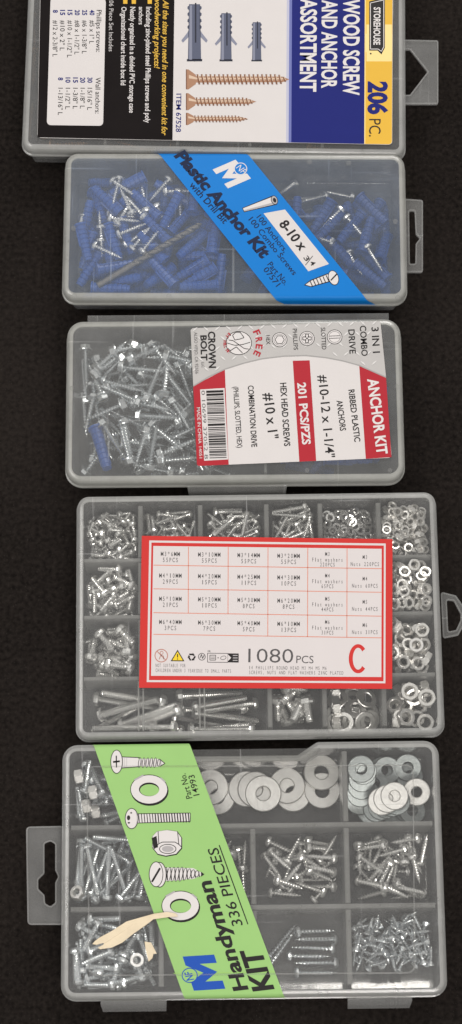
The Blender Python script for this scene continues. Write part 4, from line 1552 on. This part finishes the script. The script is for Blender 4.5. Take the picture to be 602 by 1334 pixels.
kD = Kind('drill_bit', 'drill bit', 'rod', .066, .0019, .0019, (), dr)
cL.lay(kD, [(122, 383, 270, 297)], 'dark twisted drill bit lying aslant over the blue anchors', None, z=.015)
ls = 'small silver pan head screw on the blue anchors left of the band'
cL.fill(k2, 16, ls, 'silver screws left of the blue band', region=(B2.L(128, 300, .01)[0], B2.L(218, 300, .01)[0], B2.L(180, 330, .01)[1], B2.L(180, 255, .01)[1]))
cL.lay(k2, [(145, 241, 180, 265), (193, 288, 185, 245), (173, 285, 159, 256), (189, 291, 166, 264), (137, 278, 180, 292), (139, 292, 186, 297), (108, 284, 104, 315),
            (120, 326, 162, 345), (173, 329, 197, 303), (185, 336, 210, 306), (132, 316, 131, 288), (205, 277, 221, 301), (234, 262, 235, 282), (220, 258, 248, 257), (155, 312, 190, 300), (165, 322, 193, 306)],
       ls, 'silver screws left of the blue band', z=.016)
lq = 'small silver pan head screw right of the blue band label'
cR.lay(k2, [(461, 255, 423, 246), (425, 255, 377, 261), (380, 245, 366, 258), (418, 258, 398, 264), (430, 330, 400, 318), (452, 300, 470, 322), (478, 340, 492, 362), (455, 345, 466, 366), (440, 290, 420, 310)],
       lq, 'silver screws right of the blue band', z=.008)

# ---- kit 3
xd3 = B3.L(346, 610, B3.z - .003)[0]
B3.divider(xd3, -B3.h / 2 + B3.inset, xd3, B3.h / 2 - B3.inset, .0018)
k3 = screw_kind('hex_head_screw', 'hexw', 'point', 0.0245, .0037, .0082, .0032, .0016, 'bluezinc')
kB = Kind('wall_anchor', 'wall anchor', 'rod', .026, .0031, .0036, (), anchor_mesh(.026, .0033, 'blueplastic', .12))
kB2 = Kind('wall_anchor', 'wall anchor', 'rod', .026, .0031, .0036, (), anchor_mesh(.026, .0031, 'navyplastic'))
cL = Cell(B3, -B3.w / 2 + B3.inset, xd3 - .001, -B3.h / 2 + B3.inset, B3.h / 2 - B3.inset, 31)
cR = Cell(B3, xd3 + .001, B3.w / 2 - B3.inset, -B3.h / 2 + B3.inset, B3.h / 2 - B3.inset, 32)
l3 = 'silver hex washer head screw loose left of the crimson label'
x9 = B3.L(285, 520, .01)[0]
cL.fill(k3, 84, l3, 'hex screws in the crimson label box', region=(cL.x0, x9, cL.y0, B3.L(180, 440, .01)[1]), maxt=.6)
cL.lay(kB, [(124, 556, 141, 616)], 'royal blue plastic anchor lying alone among silver hex screws', None, z=.018)
cL.lay(k3, [(109.5, 451, 111, 503), (137, 527, 116, 475), (125, 486, 166, 448), (128, 490, 160, 464), (178, 527, 136, 509), (195, 442, 231, 491), (250, 473, 215, 441), (193, 522, 210, 480),
            (165, 483, 203, 488), (184, 467, 200, 459), (150, 533, 115, 545), (189, 522, 231, 546), (185, 543, 228, 548), (196, 554, 239, 591), (192, 567, 175, 617), (195, 619, 204, 571),
            (228, 531, 248, 563), (213, 603, 252, 596), (163, 554, 172, 604), (250, 530, 218, 492), (212, 594, 255, 578), (152, 462, 190, 452), (142, 500, 178, 512), (168, 597, 160, 565), (226, 470, 258, 478)],
       l3, 'hex screws in the crimson label box', z=.017)
l3b = 'navy blue plastic anchor beside the right end of the crimson label'
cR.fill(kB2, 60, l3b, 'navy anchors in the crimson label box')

# ---- kit 4
def cell4(i, j, seed, i2=None):
    return Cell(B4, XS4[i] + (.0018 if i else 0), XS4[(i2 or i) + 1] - (.0018 if (i2 or i) < 5 else 0), YS4[j + 1] + (.0016 if j < 3 else 0), YS4[j] - (.0016 if j else 0), seed)


def yb4(y): return B4.L(330, y, .014)[1]


specs = [(0, .0080, .0022, .0042, 84, 'very short silver machine screw in the top left corner compartment under the chart card box lid', 'tiniest'),
         (1, .0120, .0022, .0044, 42, 'short silver machine screw in the top row, second compartment from the left', 'short'),
         (2, .0155, .0022, .0044, 36, 'silver machine screw in the top row, third compartment from the left', 'medium'),
         (3, .0190, .0022, .0044, 30, 'slender long silver machine screw in the top row, fourth compartment from the left', 'long')]
for i, L_, d_, h_, n_, lab, w_ in specs:
    kk = screw_kind('machine_screw', 'pan', 'rod', L_, d_, h_, .0021, .0009, 'zinc', parts=True)
    cc = cell4(i, 0, 40 + i)
    if i == 0: lab = 'very short silver machine screw in the top left corner compartment of the chart box'
    reg = None if i == 0 else (cc.x0, cc.x1, yb4(712), cc.y1)
    cc.fill(kk, n_, lab, w_ + ' screws in the top row', region=reg, maxt=.7)
kk = screw_kind('machine_screw', 'pan', 'rod', .0125, .0030, .0058, .0026, .0010, 'zinc')
cell4(0, 1, 45).fill(kk, 44, 'stout silver machine screw in the left column, second compartment from the top', 'screws in the left column, second row', maxt=.7)
kk = screw_kind('machine_screw', 'pan', 'rod', .0125, .0038, .0074, .0032, .0011, 'zinc')
cell4(0, 2, 46).fill(kk, 34, 'thick silver machine screw in the left column, third compartment from the top', 'screws in the left column, third row', maxt=.7)
kw = Kind('flat_washer', 'washer', 'disc', Rh=.0026, t=.0006, mesh=washer_mesh(.0026, .0013, .0006, 'zinc', 20))
cc = cell4(4, 0, 47)
cc.fill(kw, 110, 'tiny steel washer in the top row, fifth compartment from the left', 'tiny washers in the top row', region=(cc.x0, cc.x1, yb4(712), cc.y1), edge=.30)
kn = Kind('hex_nut', 'nut', 'disc', Rh=.0027, t=.0022, mesh=nut_mesh(.0027, .0014, .0022, 'white'))
cell4(5, 0, 48).fill(kn, 120, 'tiny bright nut in the top right corner compartment', 'tiny nuts in the top right compartment', edge=.45)
kn = Kind('hex_nut', 'nut', 'disc', Rh=.0034, t=.0027, mesh=nut_mesh(.0034, .0018, .0027, 'white'))
cc = cell4(5, 1, 49)
x8 = B4.L(507, 800, .014)[0]
ln = 'small bright nut in the right column, second compartment from the top'
cc.fill(kn, 60, ln, 'nuts in the right column, second row', edge=.5, region=(x8, cc.x1, cc.y0, cc.y1))
cc.drop(kn, [(537.4, 737.7), (554.7, 750.7), (522, 766.5), (555, 772), (553, 787)], ln, 'nuts in the right column, second row', z=.016)
kn = Kind('hex_nut', 'nut', 'disc', Rh=.0041, t=.0033, mesh=nut_mesh(.0041, .0022, .0033, 'white'))
cc = cell4(5, 2, 50)
ln = 'medium bright nut in the right column, third compartment from the top'
cc.fill(kn, 36, ln, 'nuts in the right column, third row', edge=.6, region=(x8, cc.x1, cc.y0, cc.y1))
kn6 = Kind('hex_nut', 'nut', 'disc', Rh=.0050, t=.0042, mesh=nut_mesh(.0050, .0027, .0042, 'white'))
cc = cell4(5, 3, 51)
ln = 'large bright nut in the bottom right corner compartment'
cc.fill(kn6, 12, ln, 'large nuts in the bottom right compartment', edge=.5)
cc.drop(kn6, [(500, 918), (516, 926), (538, 923), (517, 943), (503, 945), (556, 895), (544, 899)], ln, 'large nuts in the bottom right compartment', z=.012, edge=True, ang=0.2)
cc.drop(kn6, [(531.7, 905.6), (556.5, 913), (559.3, 940)], ln, 'large nuts in the bottom right compartment', z=.014, tilt=(0.02, -.05))
cc = cell4(4, 3, 52)
kw6 = Kind('flat_washer', 'washer', 'disc', Rh=.0056, t=.0011, mesh=washer_mesh(.0056, .0030, .0011, 'white'))
lw = 'thick round washer in the bottom row, second compartment from the right'
ln = 'bright nut beside washers in the bottom row, second compartment from the right'
cc.fill(kw6, 14, lw, 'washers in the bottom row')
cc.drop(kn6, [(426, 948), (425, 921), (450, 918), (426, 900)], ln, 'nuts beside the bottom row washers', z=.012, edge=True, ang=0.1)
cc.drop(kw6, [(477.7, 909), (482, 938), (475.5, 943), (447, 943)], lw, 'washers in the bottom row', z=.013)
cc = cell4(3, 3, 53)
kk = screw_kind('machine_screw', 'pan', 'rod', .0135, .0046, .0088, .0038, .0011, 'zinc')
cc.fill(kk, 22, 'fat short silver machine screw in the bottom row beside the washers', 'fat short screws in the bottom row', maxt=.7)
cc = cell4(0, 3, 54, 2)
kl = screw_kind('machine_screw', 'pan', 'rod', .0350, .0042, .0080, .0036, .0010, 'zinc')
km = screw_kind('machine_screw', 'pan', 'rod', .0290, .0034, .0064, .0028, .0009, 'zinc')
ll = 'long thick silver machine screw in the bottom left compartment of the chart box'
lm = 'long slender silver machine screw in the bottom left compartment of the chart box'
cc.fill(kl, 2, ll, 'long thick screws in the bottom left compartment', bias=(0.1, .12))
cc.fill(km, 2, lm, 'long slender screws in the bottom left compartment', bias=(-0.1, .12))
cc.lay(kl, [(117, 907, 200, 922), (213, 908, 137, 895), (128, 930, 205, 914), (155, 943, 232, 921), (238, 932, 164, 954), (150, 950, 111, 949), (226, 905, 318, 900), (255, 927, 332, 936), (250, 949, 327, 944)],
       ll, 'long thick screws in the bottom left compartment', z=.013)
cc.lay(km, [(332, 914.5, 270, 925), (330, 955, 262, 955), (250, 923, 322, 908), (213, 954, 180, 953)], lm, 'long slender screws in the bottom left compartment', z=.014)

# ---- kit 5
def cell5(i, j, seed, i2=None):
    return Cell(B5, XS5[i] + (.0019 if i else 0), XS5[(i2 or i) + 1] - (.0019 if (i2 or i) < 3 else 0), YS5[j + 1] + (.0019 if j < 2 else 0), YS5[j] - (.0018 if j else .0), seed)


kmscrew = screw_kind('round_head_machine_screw', 'pan', 'rod', .0170, .0034, .0064, .0028, .0011, 'bluezinc', cat='bolt')  # these are round head machine screws
knut = Kind('hex_nut', 'nut', 'disc', Rh=.0038, t=.0042, mesh=nut_mesh(.0038, .0019, .0042, 'white'))
cc = cell5(0, 0, 61)
ls = 'blue grey round head machine screw in the top left compartment of the green band box'
g_ = 'machine screws in the top left compartment of the green band box'
cc.fill(kmscrew, 24, ls, g_, region=(cc.x0, cc.x1 - .006, cc.y0, B5.L(130, 1000, .012)[1]))
cc.lay(kmscrew, [(136.6, 1040, 121, 1003), (103, 1074, 96, 1034), (170, 1057, 132, 1062), (112, 1020, 118, 990)], ls, g_, z=.013)
cc.drop(knut, [(95.5, 1015), (122.7, 1035), (125, 1058), (113, 1051)], 'bright square looking nut on edge beside screws left of the green band', 'nuts left of the green band', z=.014, edge=True, ang=.15)
klong = screw_kind('long_machine_screw', 'pan', 'rod', .0275, .0030, .0060, .0028, .0011, 'bluezinc')
cc = cell5(0, 1, 62)
ls = 'long blue grey machine screw in the middle left compartment of the green band box'
g_ = 'long screws left of the green band'
cc.fill(klong, 26, ls, g_, bias=(1.4, .35))
cc.lay(klong, [(99.4, 1092, 93.6, 1160), (107.6, 1183, 107.6, 1115), (169, 1120, 115.7, 1092), (185, 1098, 130, 1093), (122, 1163, 142, 1112), (167, 1177, 148, 1117), (141, 1184, 144, 1125), (183, 1180, 192, 1120), (116, 1110, 128, 1160), (166, 1170, 190, 1140)],
       ls, g_, z=.012)
cc.drop(knut, [(95, 1166)], 'bright nut at the foot of the long screws left of the green band', None, z=.014)
cc = cell5(0, 2, 63)
ls = 'blue grey round head machine screw in the bottom left compartment, around the torn paper'
g_ = 'machine screws around the torn paper'
cc.fill(kmscrew, 54, ls, g_)
cc.lay(kmscrew, [(95, 1206, 130, 1227), (97, 1237, 97, 1279), (156, 1263, 116, 1260), (160, 1255, 177, 1218), (100, 1283, 140, 1285), (103, 1294, 100, 1262), (150, 1290, 178, 1282), (130, 1204, 112, 1236)], ls, g_, z=.014)
cc.drop(knut, [(180, 1252)], 'hex nut lying flat below the small torn paper scrap', None, z=.016, tilt=(0, 0))
cc.drop(knut, [(119.5, 1244), (184, 1279), (140, 1246)], 'bright nut on edge in the bottom left compartment of the green band box', 'nuts around the torn paper', z=.016, edge=True, ang=.4)
# big washers
cc = cell5(1, 0, 64, 2)
kf = Kind('fender_washer', 'washer', 'disc', Rh=.0093, t=.0013, mesh=washer_mesh(.0093, .0036, .0013, 'white', 48))
cc.y1 = B5.L(300, 1000, .008)[1] + .006
cc.drop(kf, [(283, 1037), (274, 1025), (321, 1027), (333, 1028), (382, 1033), (420, 1029), (374, 1023), (419, 1006), (343, 1034)],
        ['big washer mostly hidden under the leftmost washer beside the green band', 'leftmost big washer, cut by the edge of the green band', 'big washer below and left of the topmost centre washer',
         'big washer sandwiched under the centre washer', 'big washer peeping out below the second washer from the right', 'lower of the two stacked big washers at the right of the row',
         'big washer second from the right, dark hole half covered', 'upper of the two stacked big washers at the right of the row', 'big washer lying on top in the centre of the washer row'],
        'big washers in a row under the lid', z=.006)
cc = cell5(3, 0, 65)
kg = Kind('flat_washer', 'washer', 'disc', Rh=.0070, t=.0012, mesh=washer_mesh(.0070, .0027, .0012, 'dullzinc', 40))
kh = Kind('flat_washer', 'washer', 'disc', Rh=.0070, t=.0012, mesh=washer_mesh(.0070, .0027, .0012, 'white', 40))
lg = 'dull grey washer heaped in the top right compartment of the green band box'
g_ = 'dull washers in the top right compartment'
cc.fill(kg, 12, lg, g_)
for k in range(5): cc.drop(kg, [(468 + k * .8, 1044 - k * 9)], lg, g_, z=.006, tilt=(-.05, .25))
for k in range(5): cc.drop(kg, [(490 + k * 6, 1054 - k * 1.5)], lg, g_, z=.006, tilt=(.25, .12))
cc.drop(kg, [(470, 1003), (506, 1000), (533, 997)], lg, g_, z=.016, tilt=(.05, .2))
cc.drop(kh, [(496, 1046), (503, 1043), (512, 1040), (545, 1032)],
        ['bright washer peeping out lowest of three overlapped washers', 'bright washer in the middle of three overlapped washers', 'bright washer on top of three overlapped washers in the top right compartment',
         'bright washer lying alone near the right wall of the green band box'], 'bright washers in the top right compartment', z=.014, tilt=(.06, .08))
kt = screw_kind('tapping_screw', 'pan', 'point', .0170, .0031, .0056, .0022, .0015, 'zinc')
cc = cell5(1, 1, 66)
cc.fill(kt, 24, 'tapping screw just right of the green band, left of the long divider', 'screws right beside the green band', region=(B5.L(262, 1130, .01)[0], cc.x1, cc.y0, cc.y1))
cc = cell5(2, 1, 67)
P_ = lambda l, ox, oy, s_: [(a / s_ + ox, b_ / s_ + oy, c_ / s_ + ox, d_ / s_ + oy) for a, b_, c_, d_ in l]
ls = 'tapping screw in the compartment right of the green band, middle row'
g_ = 'tapping screws in the middle row'
cc.fill(kt, 12, ls, g_, region=(cc.x0 + .004, cc.x1 - .004, cc.y0 + .003, cc.y1 - .005))
cc.lay(kt, P_([(300, 95, 355, 120), (345, 180, 405, 65), (410, 80, 555, 100), (415, 108, 565, 115), (490, 165, 560, 50), (565, 155, 440, 140), (390, 140, 505, 205), (255, 125, 330, 235), (295, 135, 350, 190), (320, 275, 412, 170),
               (425, 195, 545, 245), (570, 265, 440, 258), (520, 295, 370, 240), (275, 285, 410, 300), (290, 240, 425, 280), (548, 205, 470, 190)], 260, 1070, 3.087), ls, g_, z=.009)
cc = cell5(3, 1, 68)
ls = 'tapping screw in the right column, middle compartment of the green band box'
g_ = 'tapping screws in the right column'
cc.fill(kt, 18, ls, g_, region=(cc.x0, cc.x1 - .004, cc.y0, cc.y1 - .006), maxt=.7)
cc.lay(kt, P_([(60, 132, 190, 105), (215, 135, 100, 150), (430, 100, 250, 120), (455, 195, 480, 60), (335, 155, 205, 188), (160, 310, 235, 215), (250, 245, 205, 340), (100, 325, 210, 355), (230, 385, 345, 430), (300, 360, 410, 430),
               (455, 385, 345, 365), (90, 165, 95, 240), (130, 225, 180, 260), (380, 215, 410, 310)], 445, 1070, 4.15), ls, g_, z=.010)
kv = screw_kind('wood_screw', 'pan', 'point', .0228, .0030, .0058, .0022, .0018, 'bluezinc')
cc = cell5(2, 2, 69)
ls = 'sharp silver wood screw near the lower end of the green band'
cc.lay(kv, P_([(70, 145, 140, 62), (72, 172, 132, 88), (152, 78, 282, 72), (288, 97, 165, 100), (262, 124, 130, 120), (122, 145, 248, 147), (290, 165, 155, 165), (160, 195, 272, 194)], 320, 1180, 2.23), ls, 'wood screws near the lower end of the green band', z=.007)
ks = screw_kind('countersunk_screw', 'flat', 'point', .0098, .0023, .0046, .0020, .0012, 'bluezinc')
cc = cell5(3, 2, 70)
cc.fill(ks, 85, 'tiny countersunk screw in the bottom right corner compartment of the green band box', 'tiny screws in the bottom right compartment', region=(cc.x0, cc.x1, cc.y0 + .012, cc.y1 - .005), maxt=.8)
